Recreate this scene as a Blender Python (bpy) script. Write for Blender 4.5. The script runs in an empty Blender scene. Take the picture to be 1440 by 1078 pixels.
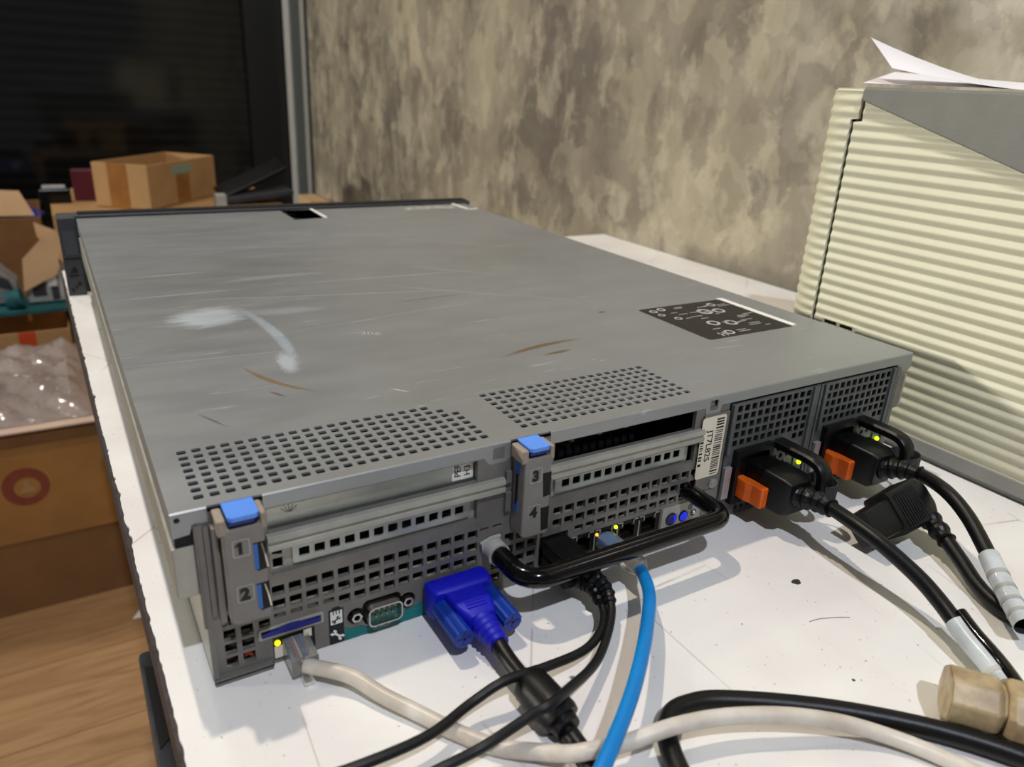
import bpy, math, random
from mathutils import Vector, Matrix
random.seed(7)
S = 0.001
COL = bpy.context.scene.collection
PI = math.pi

# ------------------------------------------------------------------ materials
def srgb(r, g, b):
    f = lambda c: (c / 12.92 if c <= .04045 else ((c + .055) / 1.055) ** 2.4)
    return (f(r / 255), f(g / 255), f(b / 255), 1)

def mat(name, col, rough=.5, metal=0., var=0., vscale=60., bump=0., bscale=400., trans=0., emit=None,
        estr=0., coat=0., stretch=(1, 1, 1), alpha=1., ior=1.45, col2=None, sub=0.):
    m = bpy.data.materials.new(name); m.use_nodes = True
    nt = m.node_tree; N = nt.nodes; L = nt.links
    b = N['Principled BSDF']
    b.inputs['Base Color'].default_value = col
    b.inputs['Roughness'].default_value = rough
    b.inputs['Metallic'].default_value = metal
    b.inputs['IOR'].default_value = ior
    b.inputs['Transmission Weight'].default_value = trans
    b.inputs['Coat Weight'].default_value = coat
    b.inputs['Alpha'].default_value = alpha
    if sub:
        b.inputs['Subsurface Weight'].default_value = sub
        b.inputs['Subsurface Scale'].default_value = .003
    if emit:
        b.inputs['Emission Color'].default_value = emit
        b.inputs['Emission Strength'].default_value = estr
    tc = N.new('ShaderNodeTexCoord'); mp = N.new('ShaderNodeMapping')
    mp.inputs['Scale'].default_value = stretch
    L.new(tc.outputs['Object'], mp.inputs['Vector'])
    if var:
        nz = N.new('ShaderNodeTexNoise'); nz.inputs['Scale'].default_value = vscale
        nz.inputs['Detail'].default_value = 6
        L.new(mp.outputs['Vector'], nz.inputs['Vector'])
        mx = N.new('ShaderNodeMix'); mx.data_type = 'RGBA'
        c2 = col2 if col2 else tuple(max(0, c * (1 - var)) for c in col[:3]) + (1,)
        c1 = col if col2 else tuple(min(1, c * (1 + var * .6)) for c in col[:3]) + (1,)
        mx.inputs[6].default_value = c1; mx.inputs[7].default_value = c2
        rp = N.new('ShaderNodeMapRange'); rp.inputs[1].default_value = .35; rp.inputs[2].default_value = .65
        L.new(nz.outputs['Fac'], rp.inputs[0]); L.new(rp.outputs[0], mx.inputs[0])
        L.new(mx.outputs[2], b.inputs['Base Color'])
    if bump:
        n2 = N.new('ShaderNodeTexNoise'); n2.inputs['Scale'].default_value = bscale
        n2.inputs['Detail'].default_value = 4
        L.new(mp.outputs['Vector'], n2.inputs['Vector'])
        bp = N.new('ShaderNodeBump'); bp.inputs['Strength'].default_value = bump
        bp.inputs['Distance'].default_value = .001
        L.new(n2.outputs['Fac'], bp.inputs['Height']); L.new(bp.outputs['Normal'], b.inputs['Normal'])
    return m

M = {}
M['steel'] = mat('galvanised_steel', srgb(124, 121, 116), .48, .45, .14, 70, .15, 500)
M['steel_l'] = mat('light_steel', srgb(170, 169, 160), .42, .35, .12, 80, .1, 400)
M['blank'] = mat('blank_steel', srgb(170, 174, 166), .3, .8, .14, 40, .1, 300)
M['bracket'] = mat('bracket_steel', srgb(176, 182, 180), .32, .75, .1, 60)
M['lever'] = mat('grey_lever_plastic', srgb(126, 122, 116), .5, 0, .06, 120, .08, 900)
M['wing'] = mat('beige_wing_plastic', srgb(150, 138, 124), .5, 0, .06, 120)
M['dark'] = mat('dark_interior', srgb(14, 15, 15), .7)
M['pcb'] = mat('green_board', srgb(18, 52, 44), .4, 0, .5, 150)
M['psu'] = mat('psu_grey_steel', srgb(108, 112, 113), .45, .6, .1, 90)
M['blackp'] = mat('black_plastic', srgb(15, 15, 16), .4, 0, .2, 200, .1, 900, ior=1.36)
M['blackg'] = mat('glossy_black_coating', srgb(6, 6, 7), .13, 0, 0, 1, .04, 250, ior=1.42)
M['rubber'] = mat('black_rubber', srgb(11, 12, 13), .4, 0, .15, 300, .08, 900, ior=1.38)
M['thinrub'] = mat('charcoal_rubber', srgb(17, 19, 21), .45, 0, .15, 300, ior=1.38)
M['velcro'] = mat('woven_strap', srgb(52, 56, 58), .8, 0, .3, 900, .5, 1500)
M['blue'] = mat('blue_tab_plastic', srgb(92, 146, 236), .35, 0, .05, 60)
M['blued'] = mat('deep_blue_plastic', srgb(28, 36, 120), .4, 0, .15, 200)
M['bluem'] = mat('mid_blue_plastic', srgb(40, 100, 180), .4)
M['vga'] = mat('vga_blue', srgb(8, 16, 178), .5, 0, .06, 90, .05, 700)
M['vgas'] = mat('vga_screw_blue', srgb(8, 52, 146), .42, 0, .06, 90)
M['teal'] = mat('teal_sticker', srgb(0, 112, 112), .5, 0, .08, 80)
M['orange'] = mat('orange_tab', srgb(226, 100, 30), .3, 0, .12, 120, sub=.15)
M['orange2'] = mat('orange_inner', srgb(190, 70, 30), .5)
M['white'] = mat('white_print', srgb(232, 232, 226), .55)
M['cream'] = mat('cream_label', srgb(226, 219, 200), .5, 0, .04, 90)
M['ink'] = mat('black_ink', srgb(20, 20, 20), .6)
M['tealp'] = mat('teal_socket', srgb(50, 104, 100), .4, 0, .2, 200)
M['chrome'] = mat('nickel', srgb(205, 203, 196), .22, 1.)
M['gold'] = mat('gold_pin', srgb(200, 165, 110), .3, 1.)
M['led_y'] = mat('yellow_led', srgb(240, 235, 20), .3, emit=srgb(255, 240, 10), estr=1.3)
M['led_g'] = mat('green_led', srgb(220, 240, 20), .3, emit=srgb(222, 255, 14), estr=1.4)
M['led_o'] = mat('amber_led', srgb(250, 170, 40), .3, emit=srgb(255, 160, 30), estr=2)
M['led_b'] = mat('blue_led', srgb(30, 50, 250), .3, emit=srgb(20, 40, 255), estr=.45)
M['clear'] = mat('clear_plastic', (.96, .95, .92, 1), .1, trans=.85, ior=1.3)
M['tubecl'] = mat('clear_sleeve', (.93, .95, .96, 1), .12, trans=.85, ior=1.3)
M['ring'] = mat('milky_plastic', srgb(176, 174, 168), .35, 0, .1, 120, sub=.2)
M['wcable'] = mat('pale_cable_jacket', srgb(216, 211, 200), .36, 0, .16, 70, .05, 300, col2=srgb(190, 180, 166), stretch=(1, 1, 1))
M['bcable'] = mat('blue_cable_jacket', srgb(0, 122, 196), .38, 0, .06, 90)
M['sleeve'] = mat('grey_paper_sleeve', srgb(196, 204, 206), .3, 0, .12, 90, coat=.4)
M['beige'] = mat('grimy_beige_plastic', srgb(178, 160, 124), .42, 0, .2, 130, .15, 300, col2=srgb(142, 122, 92), sub=.1)
M['bezel'] = mat('bezel_plastic', srgb(62, 64, 66), .5, 0, .12, 120)
M['bezelw'] = mat('bezel_window', srgb(70, 74, 80), .25)
M['card'] = mat('cardboard', srgb(172, 134, 88), .75, 0, .1, 18, .08, 200)
M['card2'] = mat('amber_cardboard', srgb(164, 118, 62), .75, 0, .14, 12)
M['cardin'] = mat('cardboard_inside', srgb(206, 170, 128), .8, 0, .08, 14)
M['cardd'] = mat('brown_cardboard', srgb(128, 92, 54), .75, 0, .12, 14)
M['cardp'] = mat('pinkish_cardboard', srgb(204, 178, 160), .75, 0, .08, 14)
M['tape'] = mat('brown_tape', srgb(150, 100, 48), .18, 0, .12, 30, coat=.4)
M['taped'] = mat('green_tape', srgb(130, 150, 128), .3)
M['red'] = mat('red_print', srgb(134, 66, 46), .7, 0, .15, 60)
M['maroon'] = mat('maroon_card', srgb(88, 26, 40), .4, 0, .2, 20)
M['bwrap'] = mat('bubble_wrap', srgb(206, 194, 188), .06, 0, .1, 30, .5, 60, coat=1., trans=.55)
M['grey'] = mat('grey_plastic', srgb(128, 130, 128), .5, 0, .15, 40)
M['lgrey'] = mat('pale_grey_plastic', srgb(176, 176, 170), .45, 0, .15, 40)
M['tealb'] = mat('teal_board', srgb(20, 84, 88), .5, 0, .3, 60)
M['bbag'] = mat('blue_bag', srgb(40, 62, 160), .4, 0, .3, 30, .6, 60)
M['pcgrey'] = mat('dark_case_plastic', srgb(52, 53, 58), .5, 0, .25, 60, .15, 300)
M['paper'] = mat('white_paper', srgb(236, 234, 238), .6, 0, .02, 20, sub=.05)
M['prn'] = mat('printer_ivory', srgb(218, 216, 190), .42, 0, .03, 30)
M['prng'] = mat('printer_grey', srgb(122, 122, 116), .5, 0, .05, 60, .1, 600)
M['prnb'] = mat('printer_base_grey', srgb(150, 150, 144), .5, 0, .05, 60)
M['board'] = mat('dark_table_edge', srgb(52, 44, 46), .6, 0, .5, 120, .6, 300)
M['legs'] = mat('table_leg_steel', srgb(60, 60, 62), .5, .3)
M['frame'] = mat('aluminium_frame', srgb(196, 194, 190), .4, .2, .06, 30)
M['frameb'] = mat('black_frame', srgb(20, 21, 21), .35)
M['scrubbed'] = mat('dark_label', srgb(30, 28, 26), .5, 0, .15, 60)
M['lblink'] = mat('pale_label_print', srgb(176, 176, 172), .5)
M['silver'] = mat('silver_sticker', srgb(170, 170, 172), .3, .5, .1, 60)
M['lcd'] = M['bezelw']

# lid: galvanised steel with scuffs, rust smears and hairline scratches (wear with its own shape)
def lid_material():
    m = mat('scuffed_lid_steel', srgb(150, 153, 156), .4, .6)
    nt = m.node_tree; N = nt.nodes; L = nt.links; b = N['Principled BSDF']
    tc = N.new('ShaderNodeTexCoord')
    def noise(scale, st=(1, 1, 1), det=5, dist=0):
        mp = N.new('ShaderNodeMapping'); mp.inputs['Scale'].default_value = st
        L.new(tc.outputs['Object'], mp.inputs['Vector'])
        nz = N.new('ShaderNodeTexNoise'); nz.inputs['Scale'].default_value = scale
        nz.inputs['Detail'].default_value = det; nz.inputs['Distortion'].default_value = dist
        L.new(mp.outputs['Vector'], nz.inputs['Vector']); return nz.outputs['Fac']
    def rng(s, a, c, lo=0, hi=1):
        r = N.new('ShaderNodeMapRange'); r.inputs[1].default_value = a; r.inputs[2].default_value = c
        r.inputs[3].default_value = lo; r.inputs[4].default_value = hi
        L.new(s, r.inputs[0]); return r.outputs[0]
    def mul(a, c):
        x = N.new('ShaderNodeMath'); x.operation = 'MULTIPLY'
        if isinstance(a, float): x.inputs[0].default_value = a
        else: L.new(a, x.inputs[0])
        if isinstance(c, float): x.inputs[1].default_value = c
        else: L.new(c, x.inputs[1])
        return x.outputs[0]
    def mix(f, c1, c2):
        x = N.new('ShaderNodeMix'); x.data_type = 'RGBA'
        if isinstance(f, float): x.inputs[0].default_value = f
        else: L.new(f, x.inputs[0])
        for i, c in ((6, c1), (7, c2)):
            if isinstance(c, tuple): x.inputs[i].default_value = c
            else: L.new(c, x.inputs[i])
        return x.outputs[2]
    base = mix(rng(noise(5), .3, .7), srgb(150, 153, 152), srgb(160, 165, 168))
    base = mix(mul(rng(noise(8, (1, 2.5, 1)), .5, .75), .2), base, srgb(176, 181, 186))
    base = mix(mul(rng(noise(11, (1.5, 16, 1), 3, 2.2), .68, .72), .45), base, srgb(222, 226, 232))
    # local marks: (cx, cy, half length, half width, angle, colour, strength, bend)
    marks = [(.056, .238, .027, .024, 15, (210, 220, 228), 1.0, 0), (.100, .236, .035, .010, -8, (200, 208, 216), .35, 0),
             (.0865, .190, .070, .0045, -88, (196, 210, 222), .75, 6), (.079, .137, .020, .0055, -95, (210, 222, 230), .8, 0),
             (.0655, .112, .032, .0022, -62, (150, 122, 80), .8, -9), (.225, .106, .036, .0028, 10, (128, 104, 70), .85, 5),
             (.229, .092, .012, .0022, 6, (120, 98, 66), .85, 0), (.120, .330, .05, .006, 4, (206, 212, 220), .3, 3), (.30, .42, .09, .0012, -40, (196, 200, 202), .5, 0), (.17, .20, .10, .0009, 8, (214, 220, 226), .3, .5), (.04, .16, .06, .0010, -4, (214, 220, 226), .3, .5), (.05, .30, .05, .0014, 1, (228, 234, 240), .4, 0), (.10, .52, .06, .0016, 3, (206, 212, 220), .5, 1), (.14, .44, .05, .0014, -6, (206, 212, 220), .5, 1),
             (.200, .300, .09, .0012, -3, (214, 220, 226), .5, 1), (.150, .262, .12, .0010, -12, (214, 220, 226), .5, -.6),
             (.235, .240, .08, .0010, -38, (200, 204, 204), .5, 0), (.265, .300, .05, .0011, -42, (205, 208, 208), .5, 0),
             (.050, .360, .04, .0016, 2, (220, 226, 230), .5, 0), (.090, .430, .05, .0012, 5, (210, 216, 224), .4, 0),
             (.210, .230, .04, .0016, 4, (120, 116, 104), .5, 2), (.290, .200, .03, .0012, -45, (205, 208, 208), .4, 0),
             (.063, .095, .006, .0012, -60, (110, 80, 70), .7, 0), (.029, .076, .012, .0009, -65, (90, 84, 82), .6, 0),
             (.307, .152, .004, .0018, 8, (70, 66, 60), .7, 0), (.12, .075, .006, .0007, -50, (225, 228, 230), .8, 0),
             (.335, .058, .016, .0014, -6, (206, 208, 204), .35, 0)]
    sep = N.new('ShaderNodeSeparateXYZ')
    wn = N.new('ShaderNodeTexNoise'); wn.inputs['Scale'].default_value = 60
    L.new(tc.outputs['Object'], wn.inputs['Vector'])
    for (cx, cy, hl, hw, ang, c, st, bend) in marks:
        mp = N.new('ShaderNodeMapping'); mp.vector_type = 'TEXTURE'
        mp.inputs['Location'].default_value = (cx - .221, cy - .315, 0)
        mp.inputs['Rotation'].default_value = (0, 0, math.radians(ang))
        mp.inputs['Scale'].default_value = (hl, hw, 1)
        L.new(tc.outputs['Object'], mp.inputs['Vector'])
        sp = N.new('ShaderNodeSeparateXYZ'); L.new(mp.outputs[0], sp.inputs[0])
        y = sp.outputs[1]
        if bend:
            x2 = mul(mul(sp.outputs[0], sp.outputs[0]), float(bend) * .3)
            ad = N.new('ShaderNodeMath'); ad.operation = 'ADD'; L.new(y, ad.inputs[0]); L.new(x2, ad.inputs[1]); y = ad.outputs[0]
        cb = N.new('ShaderNodeCombineXYZ'); L.new(sp.outputs[0], cb.inputs[0]); L.new(y, cb.inputs[1])
        ln = N.new('ShaderNodeVectorMath'); ln.operation = 'LENGTH'; L.new(cb.outputs[0], ln.inputs[0])
        rag = mul(noise(5 / max(hw, .004) * .3, (1, 3, 1) if abs(ang) < 45 else (3, 1, 1), 4), .9)
        sb = N.new('ShaderNodeMath'); sb.operation = 'ADD'; L.new(ln.outputs['Value'], sb.inputs[0]); L.new(rag, sb.inputs[1])
        base = mix(mul(rng(sb.outputs[0], 1.45, .95), st), base, srgb(*c))
    L.new(base, b.inputs['Base Color'])
    L.new(rng(noise(20, (1, 3, 1)), .3, .7, .36, .44), b.inputs['Roughness'])
    bp = N.new('ShaderNodeBump'); bp.inputs['Strength'].default_value = .05; bp.inputs['Distance'].default_value = .0004
    L.new(noise(90, (1, 12, 1)), bp.inputs['Height']); L.new(bp.outputs[0], b.inputs['Normal'])
    return m
M['lid'] = lid_material()

def table_material():
    m = mat('worn_white_laminate', srgb(224, 221, 212), .38)
    nt = m.node_tree; N = nt.nodes; L = nt.links; b = N['Principled BSDF']
    tc = N.new('ShaderNodeTexCoord')
    def nz(scale, det=6, st=(1, 1, 1)):
        mp = N.new('ShaderNodeMapping'); mp.inputs['Scale'].default_value = st
        L.new(tc.outputs['Object'], mp.inputs['Vector'])
        n = N.new('ShaderNodeTexNoise'); n.inputs['Scale'].default_value = scale; n.inputs['Detail'].default_value = det
        L.new(mp.outputs[0], n.inputs['Vector']); return n.outputs['Fac']
    def mr(s, a, c, hi):
        r = N.new('ShaderNodeMapRange'); r.inputs[1].default_value = a; r.inputs[2].default_value = c; r.inputs[4].default_value = hi
        L.new(s, r.inputs[0]); return r.outputs[0]
    def mix(f, c1, c2):
        x = N.new('ShaderNodeMix'); x.data_type = 'RGBA'; L.new(f, x.inputs[0])
        for i, c in ((6, c1), (7, c2)):
            if isinstance(c, tuple): x.inputs[i].default_value = c
            else: L.new(c, x.inputs[i])
        return x.outputs[2]
    c = mix(mr(nz(14), .4, .65, .7), srgb(232, 231, 226), srgb(220, 214, 212))
    c = mix(mr(nz(420, 2), .70, .76, .75), c, srgb(120, 108, 104))
    c = mix(mr(nz(70, 3), .745, .775, .85), c, srgb(50, 44, 42))
    w = N.new('ShaderNodeTexVoronoi'); w.feature = 'DISTANCE_TO_EDGE'; w.inputs['Scale'].default_value = 9
    mp = N.new('ShaderNodeMapping'); mp.inputs['Scale'].default_value = (1.6, .6, 1)
    L.new(tc.outputs['Object'], mp.inputs[0]); L.new(mp.outputs[0], w.inputs['Vector'])
    ms = N.new('ShaderNodeMath'); ms.operation = 'MULTIPLY'
    L.new(mr(w.outputs['Distance'], .006, .001, .5), ms.inputs[0]); L.new(mr(nz(22), .52, .6, 1.), ms.inputs[1])
    c = mix(ms.outputs[0], c, srgb(150, 140, 132))
    L.new(c, b.inputs['Base Color'])
    return m
M['table'] = table_material()

def wall_material():
    m = mat('polished_concrete_plaster', srgb(150, 142, 128), .55)
    nt = m.node_tree; N = nt.nodes; L = nt.links; b = N['Principled BSDF']
    tc = N.new('ShaderNodeTexCoord')
    def nz(scale, det=8, st=(1, 1, 1), dist=0., off=0.):
        mp = N.new('ShaderNodeMapping'); mp.inputs['Scale'].default_value = st; mp.inputs['Location'].default_value = (off, off, off)
        L.new(tc.outputs['Object'], mp.inputs['Vector'])
        n = N.new('ShaderNodeTexNoise'); n.inputs['Scale'].default_value = scale; n.inputs['Detail'].default_value = det
        n.inputs['Distortion'].default_value = dist; n.inputs['Roughness'].default_value = .6
        L.new(mp.outputs[0], n.inputs['Vector']); return n.outputs['Fac']
    def mr(s, a, c, hi=1.):
        r = N.new('ShaderNodeMapRange'); r.inputs[1].default_value = a; r.inputs[2].default_value = c; r.inputs[4].default_value = hi
        L.new(s, r.inputs[0]); return r.outputs[0]
    def mix(f, c1, c2):
        x = N.new('ShaderNodeMix'); x.data_type = 'RGBA'; L.new(f, x.inputs[0])
        for i, c in ((6, c1), (7, c2)):
            if isinstance(c, tuple): x.inputs[i].default_value = c
            else: L.new(c, x.inputs[i])
        return x.outputs[2]
    c = mix(mr(nz(6, 8, (1, 1, .75), .3), .36, .64), srgb(112, 105, 95), srgb(166, 158, 138))
    # trowel patches
    vo = N.new('ShaderNodeTexVoronoi'); vo.inputs['Scale'].default_value = 10; vo.inputs['Randomness'].default_value = 1
    mp = N.new('ShaderNodeMapping'); mp.inputs['Scale'].default_value = (1, 1, .7)
    ad = N.new('ShaderNodeVectorMath'); ad.operation = 'ADD'
    n3 = N.new('ShaderNodeTexNoise'); n3.inputs['Scale'].default_value = 14; n3.inputs['Detail'].default_value = 5
    L.new(tc.outputs['Object'], n3.inputs['Vector'])
    sc = N.new('ShaderNodeVectorMath'); sc.operation = 'SCALE'; sc.inputs['Scale'].default_value = .12
    L.new(n3.outputs['Color'], sc.inputs[0]); L.new(tc.outputs['Object'], ad.inputs[0]); L.new(sc.outputs[0], ad.inputs[1])
    L.new(ad.outputs[0], mp.inputs[0]); L.new(mp.outputs[0], vo.inputs['Vector'])
    sx = N.new('ShaderNodeSeparateColor'); L.new(vo.outputs['Color'], sx.inputs[0])
    c = mix(mr(sx.outputs[0], .4, .95, .55), c, srgb(184, 174, 150))
    c = mix(mr(sx.outputs[1], .5, .98, .55), c, srgb(108, 102, 94))
    v2 = N.new('ShaderNodeTexVoronoi'); v2.inputs['Scale'].default_value = 24; L.new(mp.outputs[0], v2.inputs['Vector'])
    s2 = N.new('ShaderNodeSeparateColor'); L.new(v2.outputs['Color'], s2.inputs[0])
    c = mix(mr(s2.outputs[0], .5, 1, .3), c, srgb(188, 180, 158))
    c = mix(mr(s2.outputs[1], .6, 1, .3), c, srgb(104, 98, 90))
    c = mix(mr(nz(17, 8, (1, 1, .7), .2, 3.), .52, .6, .42), c, srgb(194, 186, 164))
    c = mix(mr(nz(13, 8, (1, 1, .6), .3, 9.), .53, .6, .42), c, srgb(100, 92, 84))
    L.new(c, b.inputs['Base Color'])
    L.new(mr(nz(8), .3, .7, .6), b.inputs['Roughness'])
    return m
M['wall'] = wall_material()

def floor_material():
    m = mat('oak_laminate', srgb(160, 124, 84), .5)
    nt = m.node_tree; N = nt.nodes; L = nt.links; b = N['Principled BSDF']
    tc = N.new('ShaderNodeTexCoord')
    br = N.new('ShaderNodeTexBrick'); br.inputs['Scale'].default_value = 1
    br.inputs['Brick Width'].default_value = 1.2; br.inputs['Row Height'].default_value = .19
    br.inputs['Mortar Size'].default_value = .0012
    br.inputs['Color1'].default_value = srgb(172, 136, 96); br.inputs['Color2'].default_value = srgb(150, 116, 80)
    br.inputs['Mortar'].default_value = srgb(110, 80, 52)
    L.new(tc.outputs['Object'], br.inputs['Vector'])
    mp = N.new('ShaderNodeMapping'); mp.inputs['Scale'].default_value = (1.6, 14, 1)
    L.new(tc.outputs['Object'], mp.inputs[0])
    n = N.new('ShaderNodeTexNoise'); n.inputs['Scale'].default_value = 3.2; n.inputs['Detail'].default_value = 8; n.inputs['Distortion'].default_value = 1.2
    L.new(mp.outputs[0], n.inputs['Vector'])
    r = N.new('ShaderNodeMapRange'); r.inputs[1].default_value = .4; r.inputs[2].default_value = .7; r.inputs[4].default_value = .7
    L.new(n.outputs['Fac'], r.inputs[0])
    x = N.new('ShaderNodeMix'); x.data_type = 'RGBA'; L.new(r.outputs[0], x.inputs[0])
    L.new(br.outputs['Color'], x.inputs[6]); x.inputs[7].default_value = srgb(128, 94, 60)
    L.new(x.outputs[2], b.inputs['Base Color'])
    return m
M['floor'] = floor_material()

def glass_material():
    # dark glass with a faint horizontal slat pattern behind it
    m = mat('dark_glass', srgb(16, 18, 17), .1, ior=1.5)
    nt = m.node_tree; N = nt.nodes; L = nt.links; b = N['Principled BSDF']
    tc = N.new('ShaderNodeTexCoord')
    w = N.new('ShaderNodeTexWave'); w.bands_direction = 'Z'; w.inputs['Scale'].default_value = 9; w.inputs['Distortion'].default_value = .4
    L.new(tc.outputs['Object'], w.inputs['Vector'])
    x = N.new('ShaderNodeMix'); x.data_type = 'RGBA'; L.new(w.outputs['Fac'], x.inputs[0])
    x.inputs[6].default_value = srgb(13, 14, 14); x.inputs[7].default_value = srgb(22, 24, 23)
    L.new(x.outputs[2], b.inputs['Base Color'])
    return m
M['glass'] = glass_material()

# ------------------------------------------------------------------ mesh builder (millimetres)
class MB:
    def __init__(s): s.v = []; s.f = []
    def add(s, vs, fs):
        o = len(s.v); s.v += [tuple(v) for v in vs]; s.f += [tuple(i + o for i in f) for f in fs]; return s
    def box(s, x0, x1, y0, y1, z0, z1):
        return s.add([(x0, y0, z0), (x1, y0, z0), (x1, y1, z0), (x0, y1, z0), (x0, y0, z1), (x1, y0, z1), (x1, y1, z1), (x0, y1, z1)],
                     [(0, 3, 2, 1), (4, 5, 6, 7), (0, 1, 5, 4), (1, 2, 6, 5), (2, 3, 7, 6), (3, 0, 4, 7)])
    def obox(s, c, dx, dy, dz, R):
        o = len(s.v); s.box(-dx, dx, -dy, dy, -dz, dz)
        for i in range(o, len(s.v)): s.v[i] = tuple(Vector(c) + R @ Vector(s.v[i]))
        return s
    def tube(s, pts, r, n=14, caps=True, wob=0.):
        P = [Vector(p) for p in pts]; k = len(P)
        rr = r if isinstance(r, (list, tuple)) else [r] * k
        T = [((P[min(i + 1, k - 1)] - P[max(i - 1, 0)])).normalized() for i in range(k)]
        u = T[0].orthogonal().normalized(); vs = []; fs = []
        for i in range(k):
            u = (u - T[i] * u.dot(T[i]))
            u = u.normalized() if u.length > 1e-6 else T[i].orthogonal().normalized()
            w = T[i].cross(u)
            for j in range(n):
                a = 2 * PI * j / n
                vs.append(P[i] + (u * math.cos(a) + w * math.sin(a)) * rr[i])
        for i in range(k - 1):
            for j in range(n):
                fs.append((i * n + j, i * n + (j + 1) % n, (i + 1) * n + (j + 1) % n, (i + 1) * n + j))
        if caps:
            fs.append(tuple(range(n - 1, -1, -1))); fs.append(tuple((k - 1) * n + j for j in range(n)))
        return s.add(vs, fs)
    def cyl(s, a, b, r, n=20): return s.tube([a, b], r, n)
    def sphere(s, c, r, n=12):
        vs = []; fs = []
        c = Vector(c)
        for i in range(n + 1):
            t = PI * i / n
            for j in range(2 * n):
                p = PI * j / n
                vs.append(c + Vector((math.sin(t) * math.cos(p), math.sin(t) * math.sin(p), math.cos(t))) * r)
        for i in range(n):
            for j in range(2 * n):
                fs.append((i * 2 * n + j, (i + 1) * 2 * n + j, (i + 1) * 2 * n + (j + 1) % (2 * n), i * 2 * n + (j + 1) % (2 * n)))
        return s.add(vs, fs)
    def loft(s, rings, caps=True):
        n = len(rings[0]); vs = [p for r in rings for p in r]; fs = []
        for i in range(len(rings) - 1):
            for j in range(n):
                fs.append((i * n + j, i * n + (j + 1) % n, (i + 1) * n + (j + 1) % n, (i + 1) * n + j))
        if caps:
            fs.append(tuple(range(n - 1, -1, -1))); fs.append(tuple((len(rings) - 1) * n + j for j in range(n)))
        return s.add(vs, fs)
    def prism(s, poly, plane, a, b):
        f = {'xy': lambda u, v, w: (u, v, w), 'xz': lambda u, v, w: (u, w, v), 'yz': lambda u, v, w: (w, u, v)}[plane]
        return s.loft([[f(u, v, a) for u, v in poly], [f(u, v, b) for u, v in poly]])
    def mesh(s, me, X):
        return s.add([X(v.co) for v in me.vertices], [tuple(p.vertices) for p in me.polygons])
    def sheet(s, outer, holes, t, plane, off):
        """flat plate with real holes; its first face sits at off and it is t thick"""
        cu = bpy.data.curves.new('c', 'CURVE'); cu.dimensions = '2D'; cu.fill_mode = 'BOTH'; cu.extrude = t / 2
        for poly in [outer] + holes:
            sp = cu.splines.new('POLY'); sp.points.add(len(poly) - 1); sp.use_cyclic_u = True
            for i, (u, v) in enumerate(poly): sp.points[i].co = (u, v, 0, 1)
        ob = bpy.data.objects.new('c', cu); COL.objects.link(ob)
        bpy.context.view_layer.update()
        me = bpy.data.meshes.new_from_object(ob.evaluated_get(bpy.context.evaluated_depsgraph_get()))
        X = {'xy': lambda c: (c.x, c.y, off + t / 2 + c.z), 'xz': lambda c: (c.x, off + t / 2 + c.z, c.y),
             'yz': lambda c: (off + t / 2 + c.z, c.x, c.y)}[plane]
        s.mesh(me, X)
        bpy.data.objects.remove(ob); bpy.data.curves.remove(cu); bpy.data.meshes.remove(me)
        return s
    def text(s, t, size, org, ux, uy, depth=.05, bold=0.):
        cu = bpy.data.curves.new('t', 'FONT'); cu.body = t; cu.size = size; cu.extrude = depth; cu.offset = bold
        ob = bpy.data.objects.new('t', cu); COL.objects.link(ob); bpy.context.view_layer.update()
        me = bpy.data.meshes.new_from_object(ob.evaluated_get(bpy.context.evaluated_depsgraph_get()))
        ux = Vector(ux); uy = Vector(uy); n = ux.cross(uy); o = Vector(org)
        s.mesh(me, lambda c: o + ux * c.x + uy * c.y + n * c.z)
        bpy.data.objects.remove(ob); bpy.data.curves.remove(cu); bpy.data.meshes.remove(me)
        return s

def rrect(x0, x1, y0, y1, r=.5, n=3):
    r = min(r, (x1 - x0) / 2.01, (y1 - y0) / 2.01); P = []
    for cx, cy, a0 in ((x1 - r, y1 - r, 0), (x0 + r, y1 - r, 90), (x0 + r, y0 + r, 180), (x1 - r, y0 + r, 270)):
        for i in range(n + 1):
            a = math.radians(a0 + 90 * i / n); P.append((cx + r * math.cos(a), cy + r * math.sin(a)))
    return P
def circ(cx, cy, r, n=20): return [(cx + r * math.cos(2 * PI * i / n), cy + r * math.sin(2 * PI * i / n)) for i in range(n)]
def cat(pts, k=8):
    P = [Vector(p) for p in pts]; P = [P[0] * 2 - P[1]] + P + [P[-1] * 2 - P[-2]]; out = []
    for i in range(1, len(P) - 2):
        a, b, c, d = P[i - 1:i + 3]
        for j in range(k):
            t = j / k
            out.append(.5 * ((2 * b) + (c - a) * t + (2 * a - 5 * b + 4 * c - d) * t * t + (3 * b - a - 3 * c + d) * t ** 3))
    out.append(P[-2]); return out

ORG = {}
def finish(ob, smooth, bevel):
    me = ob.data
    if smooth:
        me.polygons.foreach_set('use_smooth', [True] * len(me.polygons))
        me.set_sharp_from_angle(angle=math.radians(38))
    if bevel:
        b = ob.modifiers.new('bevel', 'BEVEL'); b.width = bevel * S; b.segments = 2; b.limit_method = 'ANGLE'; b.angle_limit = math.radians(40)
        b.harden_normals = False
def part(name, mb, m, parent, smooth=False, bevel=0, label=None, kind=None):
    root = parent
    while root.parent: root = root.parent
    o = Vector(ORG[root.name])
    me = bpy.data.meshes.new(name)
    me.from_pydata([(Vector(v) - o) * S for v in mb.v], [], mb.f); me.validate(); me.update()
    me.materials.append(M[m] if isinstance(m, str) else m)
    ob = bpy.data.objects.new(name, me); COL.objects.link(ob); ob.parent = parent
    finish(ob, smooth, bevel)
    if label: ob['label'] = label
    if kind: ob['kind'] = kind
    return ob
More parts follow.
